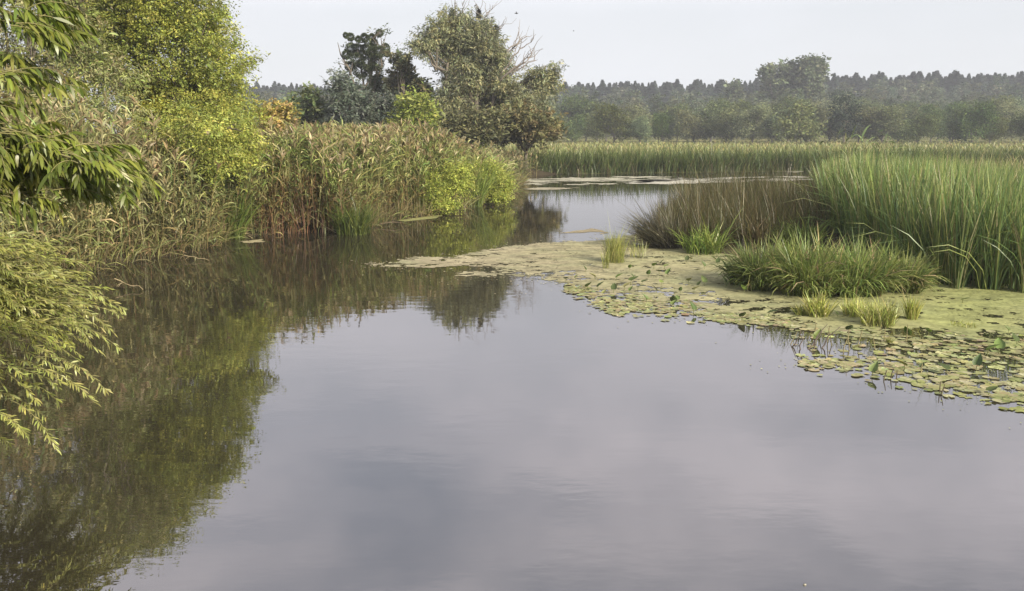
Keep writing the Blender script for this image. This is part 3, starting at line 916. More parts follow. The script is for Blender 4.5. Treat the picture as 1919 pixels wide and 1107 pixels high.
c = jit(pick(ML, len(x)), len(x), 0.18)
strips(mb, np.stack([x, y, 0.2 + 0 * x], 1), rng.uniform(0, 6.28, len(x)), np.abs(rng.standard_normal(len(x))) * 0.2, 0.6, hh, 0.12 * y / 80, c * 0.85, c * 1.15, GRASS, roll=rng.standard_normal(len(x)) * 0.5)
tag(mb.build('meadow_grass', M_CAT), 'tall yellowing meadow grass beyond the far shore', 'grass', kind='stuff')

# ------------------------------------------------------------------ right bank: cattails and sedges


def cattail(mb, xy, hgt, nl=9, pal=None, z0=-0.05, lowc=None):
    n = len(xy); ri = np.repeat(np.arange(n), nl); m = len(ri)
    base = np.stack([xy[ri, 0], xy[ri, 1], np.full(m, z0)], 1)
    az = rng.uniform(0, 2 * PI, m)
    base[:, 0] += np.cos(az) * 0.04; base[:, 1] += np.sin(az) * 0.04
    c = jit(pick(pal, m), m, 0.2, 0.05) * (0.6 + 0.8 * fbm(xy[:, 0] * 0.9, xy[:, 1] * 0.9))[ri][:, None]
    hh = hgt[ri] * rng.uniform(0.62, 1.08, m)
    brk = rng.random(m)
    bend_ = np.abs(rng.standard_normal(m)) * 0.32 + np.where(brk < 0.10, rng.uniform(0.8, 2.0, m), 0)
    c = np.where((brk > 0.93)[:, None], jit((0.26, 0.22, 0.12), m, 0.2), c)
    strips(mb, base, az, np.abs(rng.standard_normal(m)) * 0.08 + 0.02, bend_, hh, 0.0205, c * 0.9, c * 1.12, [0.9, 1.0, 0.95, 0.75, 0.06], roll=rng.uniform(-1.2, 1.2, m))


CT = [(0.112, 0.16, 0.044), (0.078, 0.128, 0.042), (0.162, 0.2, 0.057), (0.224, 0.234, 0.092), (0.09, 0.146, 0.054)]
poly = [P(1548, 452), P(1640, 497), P(1700, 522), P(1780, 535), P(1919, 543), P(2250, 556), (24, 22.5), (15, 26.5), (14.8, 36), (18, 46), P(1560, 345), P(1535, 380)]
poly = [(float(q[0]), float(q[1])) for q in poly]
xy = scatter(poly, 4400)
dfront = xy[:, 1]
lf = (xy[:, 0] - np.interp(xy[:, 1], [17, 20, 25, 30, 36, 46], [7.7, 7.2, 8.7, 10.7, 13, 17]))
h = 2.35 * np.interp(lf, [0, 0.8], [0.86, 1.0]) * (0.9 + 0.2 * fbm(xy[:, 0] * 0.6, xy[:, 1] * 0.6)) * np.interp(xy[:, 1], [18, 24, 46], [1.0, 1.08, 0.95]) * np.interp(xy[:, 0], [9, 13], [1.0, 0.84])
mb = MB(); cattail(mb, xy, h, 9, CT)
tag(mb.build('cattail_stand', M_CAT), 'dense tall green cattails filling the right bank', 'cattails', kind='stuff')
protos = []
for k in range(5):
    mb = MB(); cattail(mb, np.array([[0., 0.]]), np.array([2.3]), 11, CT)
    o = mb.build('cattail_plant', M_CAT); protos.append(o)
    tag(o, 'single fan of cattail leaves rising from the duckweed before the right stand', 'cattail', 'cattail plants along the front of the right stand')
fl = [P(1690, 515), P(1760, 534), P(1850, 540), P(1935, 546)]
for i in range(44):
    s = rng.uniform(0.7, 1.05); u = rng.random() * 2.999; j = int(u)
    q = fl[j] + (fl[j + 1] - fl[j]) * (u - j)
    o = protos[i % 5]
    if i >= 5:
        o = o.copy(); C.objects.link(o)
    o.location = (q[0], q[1] - rng.uniform(-0.1, 0.35), 0); o.rotation_euler = (0, 0, rng.uniform(0, 6.28)); o.scale = (s, s, s)

n = 9000
x = rng.uniform(11, 62, n); y = rng.uniform(27, 64, n)
k = (x > xr(y) + 2.5) & (y < yfar(x)) & (x > 14.5 + (y < 36) * 0.0); x, y = x[k], y[k]; n = len(x)
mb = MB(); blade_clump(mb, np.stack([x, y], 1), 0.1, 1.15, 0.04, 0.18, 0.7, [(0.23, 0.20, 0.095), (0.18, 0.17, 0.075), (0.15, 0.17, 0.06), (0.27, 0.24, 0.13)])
tag(mb.build('meadow_grass', M_CAT), 'straw coloured grass on the right bank behind the cattails', 'grass', kind='stuff')
for i in range(16):
    mb = MB(); reeds(mb, np.array([[0.0, 300.0]]), np.array([2.75]), [(0.16, 0.21, 0.09), (0.13, 0.18, 0.07), (0.20, 0.23, 0.11)], RS, RP, nleaf=12, leafL=0.38, leafW=0.03, lean=0.1, plume=0.0)
    mb.V = [vv - np.array([0, 300.0, 0.3]) for vv in mb.V]
    o = mb.build('reed_stalk', M_REED)
    c = P(rng.uniform(1555, 1680), 400); D = rng.uniform(23.5, 26); s = rng.uniform(0.95, 1.1)
    o.location = (c[0] / c[1] * D, D, -0.02); o.rotation_euler = (0, 0, rng.uniform(0, 6.28)); o.scale = (s, s, s)
    tag(o, 'slim reed rising just above the left end of the green cattails', 'reed', 'reeds above the left end of the cattails')

# brown sedge
BS = [(0.063, 0.063, 0.023), (0.083, 0.065, 0.027), (0.05, 0.063, 0.02), (0.1, 0.076, 0.034), (0.04, 0.04, 0.016)]
poly = [P(1240, 466), P(1340, 472), P(1440, 474), P(1545, 462), P(1600, 440), P(1590, 395), P(1400, 385), P(1290, 395), P(1225, 425)]
poly = [(float(q[0]), float(q[1])) for q in poly]
n = 14000
xy = scatter(poly, n)
mb = MB(); blade_clump(mb, xy, -0.03, 1.32 * np.interp(xy[:, 0], [4, 5.5, 8], [0.62, 0.84, 0.98]), 0.011, 0.14, 0.5, BS, tipf=1.15, thj=0.6)
tag(mb.build('brown_sedge', M_CAT), 'brown rushes in a broad bed in front of the cattails', 'rushes', kind='stuff')
c = P(1243, 466); n = 700
xy = disc((c[0] + 0.15, c[1] + 0.3), 0.42, n)
az = rng.normal(2.75, 0.75, n)
mb = MB(); blade_clump(mb, xy, -0.03, 1.15, 0.016, 0.75, 0.45, [(0.05, 0.05, 0.032), (0.085, 0.075, 0.045), (0.13, 0.12, 0.08)], az=az, thj=0.35)
tag(mb.build('sedge_tussock', M_CAT, None, False, (c[0], c[1], 0)), 'dark sedge tussock leaning left over the water at the end of the brown rushes', 'sedge')
for (px, py, wpx, hpx, n, pal, lab) in [
        (1320, 476, 48, 60, 240, GG, 'leafy bright green clump at the foot of the brown rushes'),
        (1420, 470, 22, 60, 150, [(0.20, 0.15, 0.08), (0.14, 0.13, 0.05)], 'straw coloured grass clump before the brown rushes'),
        (1500, 470, 60, 60, 420, GG, 'upright green clump behind the left end of the rounded sedge mound')]:
    c = P(px, py); k = c[1] / F
    mb = MB(); blade_clump(mb, disc((c[0], c[1] + 0.2), wpx * k * 0.7, n), -0.02, hpx * k, 0.028, 0.3, 0.9, pal)
    tag(mb.build('sedge_clump', M_CAT, None, False, (c[0], c[1], 0)), lab, 'sedge')

# rounded green sedge mound in front
SG = [(0.135, 0.175, 0.045), (0.1, 0.145, 0.04), (0.185, 0.21, 0.06), (0.25, 0.25, 0.1), (0.07, 0.108, 0.034), (0.16, 0.185, 0.055)]
mb = MB()
for (px, py, wpx, dp, hpx, n) in [(1440, 545, 62, 0.8, 92, 1500), (1530, 555, 80, 0.9, 104, 1900), (1620, 556, 80, 0.9, 100, 1900), (1700, 550, 52, 0.7, 84, 1200)]:
    c = P(px, py); k = c[1] / F
    for _ in range(n // 38):
        m = 60
        q = disc((0, 0), 1, 1)[0]; rr = math.hypot(q[0], q[1])
        tx = c[0] + q[0] * wpx * k * 0.80; ty = c[1] + 0.5 + q[1] * dp * 0.8
        bs = disc((tx, ty), 0.10, m)
        oaz = math.atan2(q[1], q[0]) + rng.normal(0, 0.6)
        az = oaz + rng.standard_normal(m) * 1.2
        tint = pick(SG, 1)[0] * math.exp(0.22 * rng.standard_normal())
        col = jit(0.65 * tint + 0.35 * pick(SG, m), m, 0.2, 0.05)
        col = np.where((rng.random(m) < 0.07)[:, None], jit((0.27, 0.21, 0.12), m, 0.25), col)
        hh = hpx * k * rng.uniform(0.8, 1.4) * (1.1 - 0.35 * rr)
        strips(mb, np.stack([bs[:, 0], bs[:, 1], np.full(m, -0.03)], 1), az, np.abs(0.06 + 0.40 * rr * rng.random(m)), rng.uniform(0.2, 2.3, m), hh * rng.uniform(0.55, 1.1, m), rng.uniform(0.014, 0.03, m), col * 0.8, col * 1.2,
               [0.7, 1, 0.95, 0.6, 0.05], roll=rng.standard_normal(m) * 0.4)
c = P(1560, 552)
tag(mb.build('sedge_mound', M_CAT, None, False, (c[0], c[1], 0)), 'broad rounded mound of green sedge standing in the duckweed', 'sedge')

# small tufts
TF = [(0.23, 0.245, 0.06), (0.18, 0.21, 0.05), (0.29, 0.28, 0.105)]
for (px, py, wpx, hpx, n, W, th, lab) in [
        (1153, 491, 26, 52, 170, 0.012, 0.15, 'thin yellow green grass tuft alone in the duckweed left of the brown rushes'),
        (1136, 503, 10, 40, 24, 0.012, 0.12, 'sparse upright stalks just left of the thin grass tuft'),
        (1195, 482, 20, 30, 26, 0.012, 0.2, 'few short brown stalks between the thin tuft and the rushes'),
        (1532, 592, 26, 44, 90, 0.03, 0.35, 'leafy yellow green tuft in front of the rounded sedge mound'),
        (1600, 592, 26, 36, 80, 0.02, 0.25, 'low thin grass patch right of the leafy tuft'),
        (1645, 608, 40, 46, 190, 0.02, 0.3, 'wide yellow green grass tuft nearest the lily pads'),
        (1708, 598, 14, 44, 70, 0.018, 0.15, 'upright pale grass tuft at the right end of the tufts'),
        (1500, 590, 12, 24, 40, 0.025, 0.4, 'small leafy tuft left of the yellow green one'),
        (1665, 642, 9, 14, 40, 0.012, 0.4, 'tiny sparse sprouts among the lily pads'),
        (1805, 610, 30, 12, 50, 0.015, 0.7, 'small flat dark weed patch on the right duckweed')]:
    c = P(px, py); k = c[1] / F
    mb = MB(); blade_clump(mb, disc((c[0], c[1]), wpx * k * 0.75, int(n * 1.8)), -0.02, hpx * k * 1.05, W * 0.7, th, 0.5, TF)
    tag(mb.build('grass_tuft', M_CAT, None, False, (c[0], c[1], 0)), lab, 'grass tuft')
# thin stalks rising from the pads
STK = []
for (px, py, hpx, lean) in [(1580, 660, 46, .2), (1592, 655, 40, -.1), (1606, 650, 36, .25), (1560, 648, 38, -.3), (1655, 640, 30, .1), (1697, 640, 34, .05), (1480, 645, 26, .5), (1640, 655, 26, -.2), (1550, 640, 30, .1), (1530, 630, 32, -.15), (1725, 700, 20, .1)]:
    c = P(px, py); k = c[1] / F; hgt = hpx * k
    mb = MB(); e = c + np.array([lean * hgt, 0, hgt]); c2 = c - np.array([0, 0, .03])
    tube(mb, wob(c2, e, 4, 0.04), [0.008, 0.007, 0.006, 0.004], (0.24, 0.21, 0.11), 5)
    o = mb.build('dead_stalk', M_REED, None, False, tuple(c)); STK.append(o)
    tag(o, 'thin dead stalk poking out of the water among the lily pads', 'stalk', 'dead stalks among the lily pads')
# broken twigs standing in open water
mb = MB(); c = P(1497, 652)
for (dx, hz) in [(0, .32), (.08, .42), (.2, .3), (-.1, .22), (.3, .38)]:
    tube(mb, wob(c + np.array([dx, rng.uniform(-.1, .1), -.03]), c + np.array([dx + rng.uniform(-.05, .3), 0, hz * .8]), 5, .12), np.linspace(.011, .004, 5), (0.09, 0.07, 0.055), 5)
tag(mb.build('broken_twig', M_BARK, None, False, tuple(c)), 'cluster of bare dark twigs standing in the water at the pad edge', 'twigs')
for (px, py) in [(1656, 712), (1668, 710), (1760, 735), (1763, 740), (1680, 712)]:
    c = P(px, py); mb = MB(); tube(mb, wob(c - np.array([0, 0, .03]), c + np.array([rng.uniform(-.02, .04), 0, .13]), 4, .05), [.008, .007, .006, .004], (0.10, 0.08, 0.05), 5)
    tag(mb.build('dark_stalk', M_REED, None, False, tuple(c)), 'short dark stalk standing in clear water just off the lily pads', 'stalk', 'dark stalks at the outer pad edge')

# ------------------------------------------------------------------ duckweed
film_px = [(680, 494), (760, 484), (850, 481), (900, 468), (1000, 457), (1130, 448), (1200, 436), (1300, 430), (1600, 430), (1919, 480), (2400, 540), (2400, 880), (1919, 778), (1830, 757), (1760, 738), (1690, 715),
           (1600, 700), (1540, 696), (1490, 682), (1560, 655), (1600, 640), (1500, 618), (1400, 607), (1290, 599), (1170, 592), (1125, 575), (1080, 545), (1010, 524), (940, 516), (870, 520), (830, 517), (900, 508), (935, 503), (860, 499), (770, 502), (700, 500)]
FP = np.array([P(*q)[:2] for q in film_px])


def film(name, label, poly, x0, x1, y0, y1, dx, dy, warp, colfun, holes, z=0.005, specks=0):
    gx = np.arange(x0, x1, dx); gy = np.arange(y0, y1, dy)
    X, Y = np.meshgrid(gx, gy)
    wx = (fbm(X * 1.1, Y * 1.1) - 0.5) * 2 * warp + (fbm(X * 6, Y * 6 + 40) - 0.5) * warp
    wy = (fbm(X * 0.9 + 50, Y * 0.9) - 0.5) * 2 * warp + (fbm(X * 4 + 9, Y * 7) - 0.5) * warp * 1.2
    cxm = (X[:-1, :-1] + X[1:, 1:]) / 2; cym = (Y[:-1, :-1] + Y[1:, 1:]) / 2
    keep = inpoly(cxm + wx[:-1, :-1], cym + wy[:-1, :-1], poly) & holes(cxm, cym)
    nx = len(gx)
    i = np.arange(len(gy) - 1)[:, None] * nx + np.arange(nx - 1)[None, :]
    q = np.stack([i, i + 1, i + nx + 1, i + nx], -1)[keep]
    XX = X + rng.uniform(-.4, .4, X.shape) * dx; YY = Y + rng.uniform(-.4, .4, X.shape) * dy
    V = np.stack([XX, YY, np.full(X.shape, z)], -1).reshape(-1, 3)
    col = colfun(XX.ravel(), YY.ravel())
    use = np.unique(q); rem = np.zeros(len(V), int); rem[use] = np.arange(len(use))
    mb = MB(); mb.add(V[use], rem[q], col[use])
    if specks:
        sx_ = rng.uniform(x0, x1, specks); sy_ = rng.uniform(y0, y1, specks)
        ox = rng.normal(0, 0.45, specks); oy = rng.normal(0, 0.45, specks)
        k = inpoly(sx_ + ox, sy_ + oy, poly) & (fbm(sx_ * 1.5 + 3, sy_ * 2.5) > 0.47)
        sx_, sy_ = sx_[k], sy_[k]; m = len(sx_); a = rng.uniform(0, 6.28, m); rr = rng.uniform(0.006, 0.03, m) * sy_ / 15
        c4 = np.stack([np.stack([sx_ + rr * np.cos(a + j * 1.57) * rng.uniform(.5, 1, m), sy_ + rr * np.sin(a + j * 1.57), np.full(m, z + 0.003) + rng.uniform(0, .002, m)], 1) for j in range(4)], 1)
        mb.add(c4.reshape(-1, 3), np.arange(4 * m).reshape(m, 4), np.repeat(colfun(sx_, sy_) * np.exp(0.25 * rng.standard_normal((m, 1))), 4, 0))
    tag(mb.build(name, M_FILM), label, 'duckweed', kind='stuff')


def fcol(x, y):
    px, py = to_px(np.stack([x, y, 0 * x], 1))
    f = np.clip((px - 950) / 850, 0, 1)[:, None]
    f = np.clip(f + 0.5 * (fbm(x * 0.7, y * 0.7)[:, None] - 0.5), 0, 1)
    a = np.array([0.25, 0.22, 0.145]); b = np.array([0.20, 0.21, 0.085])
    c = a * (1 - f) + b * f
    s = fbm(x * 5, y * 8)[:, None]
    g = np.clip(fbm(x * 1.2 + 30, y * 2.2)[:, None] * 2.6 - 1.0, 0, 1)
    c = c * (1 - 0.35 * g) + np.array([0.15, 0.17, 0.09]) * 0.35 * g
    return c * (0.55 + 0.9 * s) * np.exp(0.10 * rng.standard_normal((len(x), 1)))


def holes(x, y):
    px, py = to_px(np.stack([x, y, 0 * x], -1))
    front = np.interp(px, [1000, 1100, 1400, 1550, 1700, 1919, 2400], [505, 530, 578, 600, 612, 625, 640])
    k = np.clip((py - front) / 45, 0, 1)
    n = 0.6 * fbm(x * 2.4, y * 3.0) + 0.4 * fbm(x * 7.0, y * 9.0)
    tip = np.clip((900 - px) / 120, 0, 1) * 0.02
    return n > 0.35 + tip + 0.23 * k + 0.08 * np.clip((py - front + 40) / 40, 0, 1)


film('duckweed', 'ochre green duckweed film spread over the water round the sedges', FP, -4.8, 17, 8.5, 27.5, 0.04, 0.045, 0.40, fcol, holes, specks=60000)


# floating strips on the far water and beside the left bank
SP = [(870, 350, 5), (0, 0, 0)]
strip_def = [
    ([(985, 336), (1100, 331), (1230, 330), (1330, 334), (1240, 340), (1120, 346), (1000, 350), (975, 346)], 'silvery weed strip across the far water at the left point', 0.50, (0.27, 0.26, 0.20)),
    ([(1180, 338), (1300, 333), (1510, 330), (1520, 337), (1400, 341), (1250, 345), (1170, 344)], 'silvery weed strip across the far water behind the brown rushes', 0.40, (0.30, 0.29, 0.24)),
    ([(1250, 314), (1340, 313), (1420, 317), (1510, 319), (1500, 323), (1380, 320), (1300, 317)], 'thin pale weed line close under the far reeds', 0.40, (0.30, 0.29, 0.22)),
    ([(1140, 316), (1200, 316), (1200, 318), (1140, 318)], 'tiny green weed fleck close under the far reeds', 0.3, (0.18, 0.24, 0.09)),
    ([(735, 412), (770, 402), (830, 402), (822, 409), (760, 415)], 'small green weed raft beside the left bank', 0.32, (0.20, 0.20, 0.085)),
    ([(450, 452), (490, 448), (492, 454), (455, 456)], 'pale weed scrap on the dark water below the dead reeds', 0.35, (0.26, 0.23, 0.14)),
    ([(1030, 440), (1110, 428), (1140, 436), (1060, 448)], 'broken brown weed scum behind the duckweed film', 0.50, (0.20, 0.17, 0.11)),
    ([(985, 352), (1050, 349), (1090, 352), (1000, 358)], 'faint weed line off the left point', 0.50, (0.24, 0.22, 0.16))]
for pl, lab, hz, colr in strip_def:
    pw = np.array([P(*q)[:2] for q in pl]); lo = pw.min(0) - .5; hi = pw.max(0) + .5
    sy = (hi[1] - lo[1])
    film('floating_weed', lab, pw, lo[0], hi[0], lo[1], hi[1], max(0.05, (hi[0] - lo[0]) / 220), max(0.05, sy / 90), 0.15 if lo[1] < 30 else 0.6,
         lambda x, y, c=colr: np.array(c) * np.exp(0.15 * rng.standard_normal((len(x), 1))),
         lambda x, y, hz=hz: fbm(x * 0.55, y * 1.1) > hz)

# ------------------------------------------------------------------ lily pads
def pad_mesh(r):
    n = 16
    a = np.linspace(0.16, 2 * PI - 0.16, n)
    rr = r * (1 + 0.05 * rng.standard_normal(n)); rr[0] *= 0.93; rr[-1] *= 0.93
    edge_lift = np.abs(rng.standard_normal(n)) * 0.002
    if rng.random() < 0.3:
        k = rng.integers(0, n - 4); edge_lift[k:k + 4] += np.array([0.005, 0.014, 0.014, 0.005]) * rng.uniform(.5, 1.4)
    V = [(0.02 * r, 0, 0)]; m = []
    for i in range(n):
        V.append((rr[i] * .6 * math.cos(a[i]), rr[i] * .6 * math.sin(a[i]), 0.001))
    for i in range(n):
        V.append((rr[i] * math.cos(a[i]), rr[i] * math.sin(a[i]), edge_lift[i] * 0.8))
    q = []
    for i in range(0, n - 2, 2):
        q.append((0, 1 + i, 2 + i, 3 + i))
    q.append((0, n - 1, n, n)) if False else None
    for i in range(n - 1):
        q.append((1 + i, 1 + n + i, 2 + n + i, 2 + i))
    return np.array(V), np.array(q)


PADC = [(0.25, 0.26, 0.13), (0.28, 0.28, 0.15), (0.22, 0.235, 0.10), (0.31, 0.295, 0.175), (0.18, 0.205, 0.08), (0.25, 0.225, 0.12)]
pads = []
for k in range(12):
    V, q = pad_mesh(1.0); V[:, 2] *= 5
    mb = MB(); c = np.array(PADC[k % 6]); cc = np.tile(c, (len(V), 1)) * (1 + 0.12 * rng.standard_normal((len(V), 1)))
    mb.add(V, q, cc)
    o = mb.build('lily_pad', M_PAD, None, True); pads.append(o)
    tag(o, 'pale flat water lily pad floating at the open edge of the duckweed', 'lily pad', 'lily pads along the edge of the duckweed')


def pad_ok(n):
    res = []
    while len(res) < n:
        px = rng.uniform(1060, 1990); lo = np.interp(px, [1060, 1150, 1400, 1500, 1560, 1700, 1900, 2000], [530, 548, 585, 605, 612, 620, 622, 625])
        hi = np.interp(px, [1060, 1150, 1290, 1400, 1480, 1500, 1560, 1700, 1800, 1919, 2000], [548, 588, 597, 606, 612, 684, 700, 719, 748, 776, 800])
        py = lo + (hi - lo) * rng.random() ** 0.75
        if px > 1500 and rng.random() < 0.10:
            py += abs(rng.normal(0, 12))
        py += rng.normal(0, 3)
        c = P(px, py)
        if fbm(np.array(c[0] * 1.7), np.array(c[1] * 1.7)) < 0.40 and rng.random() < 0.8:
            continue
        if 1480 < px < 1640 and 626 < py < 672 and rng.random() < 0.85:
            continue
        res.append(c)
    return res


allp = pad_ok(1700)
allp.sort(key=lambda c: c[1])
for i, c in enumerate(allp[:300]):
    o = pads[i % 12]
    if i >= 12:
        o = o.copy(); C.objects.link(o)
    s = rng.uniform(0.03, 0.082)
    o.location = (c[0], c[1], 0.008 + 0.000008 * i + rng.uniform(0, 0.003)); o.rotation_euler = (rng.normal(0, .02), rng.normal(0, .02), rng.uniform(0, 6.28)); o.scale = (s, s * rng.uniform(.8, 1), s)
mb = MB()
for i, c in enumerate(allp[300:]):
    V, q = pad_mesh(rng.uniform(0.03, 0.075)); a = rng.uniform(0, 6.28)
    R = np.array([[math.cos(a), -math.sin(a), 0], [math.sin(a), math.cos(a), 0], [0, 0, 1]])
    V = V @ R.T + np.array([c[0], c[1], 0.0075 + 0.000004 * i])
    mb.add(V, q, jit(pick(PADC, 1), 1, 0.15)[0])
tag(mb.build('lily_pads', M_PAD, None, True), 'mat of small lily pads further in among the duckweed', 'lily pads', kind='stuff')


def leaf_up(r, curl):
    """a heart shaped lily leaf held up on a stalk"""
    nu, nv = 7, 7
    V = []
    for i in range(nu):
        u = i / (nu - 1)
        wv = math.sin(PI * min(1, 0.12 + 0.88 * u) ** 0.75) * 0.62 + 0.02
        for j in range(nv):
            v = (j / (nv - 1) - 0.5) * 2
            a = v * curl
            V.append((r * (u * 1.5 - 0.2 * abs(v) * (1 - u)), r * wv * math.sin(a) / max(curl, .01), r * wv * (1 - math.cos(a)) / max(curl, .01)))
    V = np.array(V)
    q = [(i * nv + j, i * nv + j + 1, (i + 1) * nv + j + 1, (i + 1) * nv + j) for i in range(nu - 1) for j in range(nv - 1)]
    return V, np.array(q)


LC = [(0.06, 0.085, 0.028), (0.10, 0.135, 0.035), (0.045, 0.065, 0.025), (0.15, 0.17, 0.06)]
ups = []
for k in range(8):
    V, q = leaf_up(0.10, rng.uniform(0.4, 1.1))
    tilt = rng.uniform(0.25, 1.0); ct, st = math.cos(tilt), math.sin(tilt)
    R = np.array([[ct, 0, -st], [0, 1, 0], [st, 0, ct]])
    V = V @ R.T + np.array([0, 0, 0.07])
    mb = MB(); mb.add(V, q, jit(LC[k % 4], 1, 0.1)[0])
    tube(mb, [(0.0, 0, -0.04), (0.0, 0.004, 0.03), (0.01, 0, 0.075)], [.006, .005, .004], (0.12, 0.13, 0.05), 5)
    o = mb.build('lily_leaf', M_PAD, None, True); ups.append(o)
    tag(o, 'dark green water lily leaf standing up out of the duckweed', 'lily leaf', 'lily leaves standing above the duckweed')
spots = [(1060, 524), (1078, 520), (1100, 540), (1115, 520), (1098, 505), (1155, 522), (1188, 520), (1195, 540), (1203, 530), (1180, 545), (1120, 540), (1170, 540), (1215, 515), (1225, 500), (1238, 492), (1245, 500), (1235, 510), (1250, 515),
         (1287, 488), (1295, 485), (1320, 500), (1340, 486), (1345, 492), (1362, 502), (1375, 500), (1320, 532), (1308, 534), (1290, 528), (1360, 530), (1270, 562), (1262, 568), (1205, 565), (1190, 565), (1212, 562), (1390, 597), (1300, 545),
         (1275, 545), (1395, 545), (1230, 545), (1240, 530), (1186, 500), (1180, 502), (1150, 545), (1130, 550), (1300, 584), (1260, 572), (1570, 590), (1480, 600), (1440, 590), (1530, 640), (1590, 622), (1600, 655), (1700, 632), (1740, 625),
         (1905, 642), (1870, 640), (1845, 635), (1890, 620), (1725, 690), (1695, 690), (1830, 690), (1850, 662)]
for i, (px, py) in enumerate(spots):
    o = ups[i % 8]
    if i >= 8:
        o = o.copy(); C.objects.link(o)
    c = P(px, py + 4); s = rng.uniform(0.6, 1.15)
    o.location = (c[0], c[1], 0.0); o.rotation_euler = (0, 0, rng.uniform(0, 6.28)); o.scale = (s, s, s)
for (px, py, s, lab) in [(1635, 706, 1.5, 'bright green folded lily leaf at the outer edge of the pads'), (1775, 702, 1.5, 'upright green lily leaf among the pads at lower right'),
                         (1872, 664, 1.9, 'large dark lily leaf cluster on the pads by the right duckweed'), (1853, 742, 1.3, 'dark curled lily leaf at the lower right end of the pads'), (1803, 568, 1.4, 'lone dark leaf standing in the smooth green duckweed'),
                         (1182, 534, 2.0, 'biggest bright lily leaf in the middle of the standing leaves')]:
    o = ups[rng.integers(8)].copy(); C.objects.link(o); c = P(px, py)
    del o['group']
    o.location = (c[0], c[1], 0.0); o.rotation_euler = (0, 0, rng.uniform(-1, 2.5)); s *= 0.68; o.scale = (s, s, s); tag(o, lab, 'lily leaf')

# ------------------------------------------------------------------ near willow at the lower left


def shoots(mb, wood, starts, az, th, bend, L, nl, leafL, leafW, pal, spread=0.75, stemw=0.004, up=0.0, prof=WLEAF, stemc=(0.14, 0.13, 0.05)):
    n = len(starts)
    for i in range(n):
        u = np.linspace(0, 1, 8)
        k = 8
        pts = curve_at(np.repeat(starts[i][None], k, 0), np.full(k, az[i]), np.full(k, th[i]), np.full(k, bend[i]), np.full(k, L[i]), u)
        tube(wood, pts, np.linspace(stemw * 1.3, stemw * 0.5, 8), stemc, 4)
    ri = np.repeat(np.arange(n), nl); m = len(ri)
    u = rng.uniform(0.12, 1.0, m) ** 0.8
    b = curve_at(starts[ri], az[ri], th[ri], bend[ri], L[ri], u)
    g = th[ri] + bend[ri] * u
    sgn = rng.choice([-1, 1], m)
    d = np.stack([np.sin(g) * np.cos(az[ri]), np.sin(g) * np.sin(az[ri]), np.cos(g)], 1)
    side = np.stack([-np.sin(az[ri]), np.cos(az[ri]), 0 * g], 1) * sgn[:, None]
    v = d * 0.8 + side * spread * rng.uniform(.5, 1.2, (m, 1)) + rng.standard_normal((m, 3)) * 0.25 + np.array([0, 0, up])
    v /= np.linalg.norm(v, axis=1)[:, None]
    tint = pick(pal, n)[ri] * np.exp(0.12 * rng.standard_normal((n, 1)))[ri]
    c = jit(0.6 * tint + 0.4 * pick(pal, m), m, 0.16, 0.05)
    LL = leafL * np.exp(0.2 * rng.standard_normal(m))
    strips(mb, b, np.arctan2(v[:, 1], v[:, 0]), np.arccos(np.clip(v[:, 2], -1, 1)), rng.uniform(0.1, 0.7, m), LL, leafW, c * 0.92, c * 1.08, prof, roll=rng.standard_normal(m) * 0.7)


NW = [(0.224, 0.246, 0.056), (0.174, 0.202, 0.05), (0.28, 0.291, 0.09), (0.246, 0.246, 0.067), (0.314, 0.302, 0.123)]
ctr = np.array([-5.62, 7.7, 1.40])
org = np.array([-5.9, 8.0, 0.25])
t = thing('willow_shrub', 'pale yellow green willow with narrow leaves hanging to the water beside the drooping reeds', 'shrub', tuple(org))
n = 1250
d = rng.standard_normal((n, 3)); d /= np.linalg.norm(d, axis=1)[:, None]
d[:, 2] = np.abs(d[:, 2]) * 0.9 - 0.25
st = ctr + d * np.array([1.25, 1.3, 1.15]) * rng.uniform(0.55, 1.0, (n, 1))
az = np.arctan2(d[:, 1], d[:, 0]) + rng.standard_normal(n) * 0.5
mb = MB(); wd = MB()
shoots(mb, wd, st, az, rng.uniform(0.8, 1.5, n), rng.uniform(0.5, 1.5, n), rng.uniform(0.45, 0.95, n), 46, 0.068, 0.0125, NW)
# named hanging shoots at the edge
ed = [((120, 640), 1.0, -0.1), ((40, 700), 1.0, -0.4), ((0, 760), 1.0, -0.3), ((90, 720), 1.05, -0.4), ((-20, 700), 1.0, -0.2), ((20, 660), 1.1, -0.1), ((60, 780), .9, -.5), ((-30, 790), 1.0, -.3), ((130, 600), .9, 0.0),((105, 700), 1.05, -0.35), ((60, 740), 0.9, -0.5), ((100, 610), 0.8, -0.2), ((20, 800), 0.75, -0.6), ((140, 560), 0.8, 0.1), ((60, 690), 0.95, -0.3), ((-10, 840), 0.6, -0.4), ((80, 660), 0.75, -0.2), ((30, 720), 0.8, -0.1)]
st2 = np.array([Q(p[0][0] - 40, p[0][1] - 30, 7.1 + rng.uniform(-.4, .4)) for p in ed]); n2 = len(ed)
shoots(mb, wd, st2, np.array([p[2] for p in ed]), rng.uniform(1.3, 1.7, n2), rng.uniform(0.6, 1.0, n2), np.array([p[1] * 0.72 for p in ed]), 44, 0.068, 0.0125, NW)
for k in range(7):
    e = ctr + rng.standard_normal(3) * np.array([.6, .7, .35]) + np.array([0, 0, .3])
    tube(wd, bez(org - np.array([rng.uniform(-.15, .15), rng.uniform(-.15, .15), .15]), (org + e) / 2 + np.array([-.2, 0, .5]), e, 8), np.linspace(0.05, 0.012, 8), (0.12, 0.10, 0.07), 6)
wd.build('trunk', M_BARK, t, True, org); mb.build('crown', M_WILLOW, t, False, org)

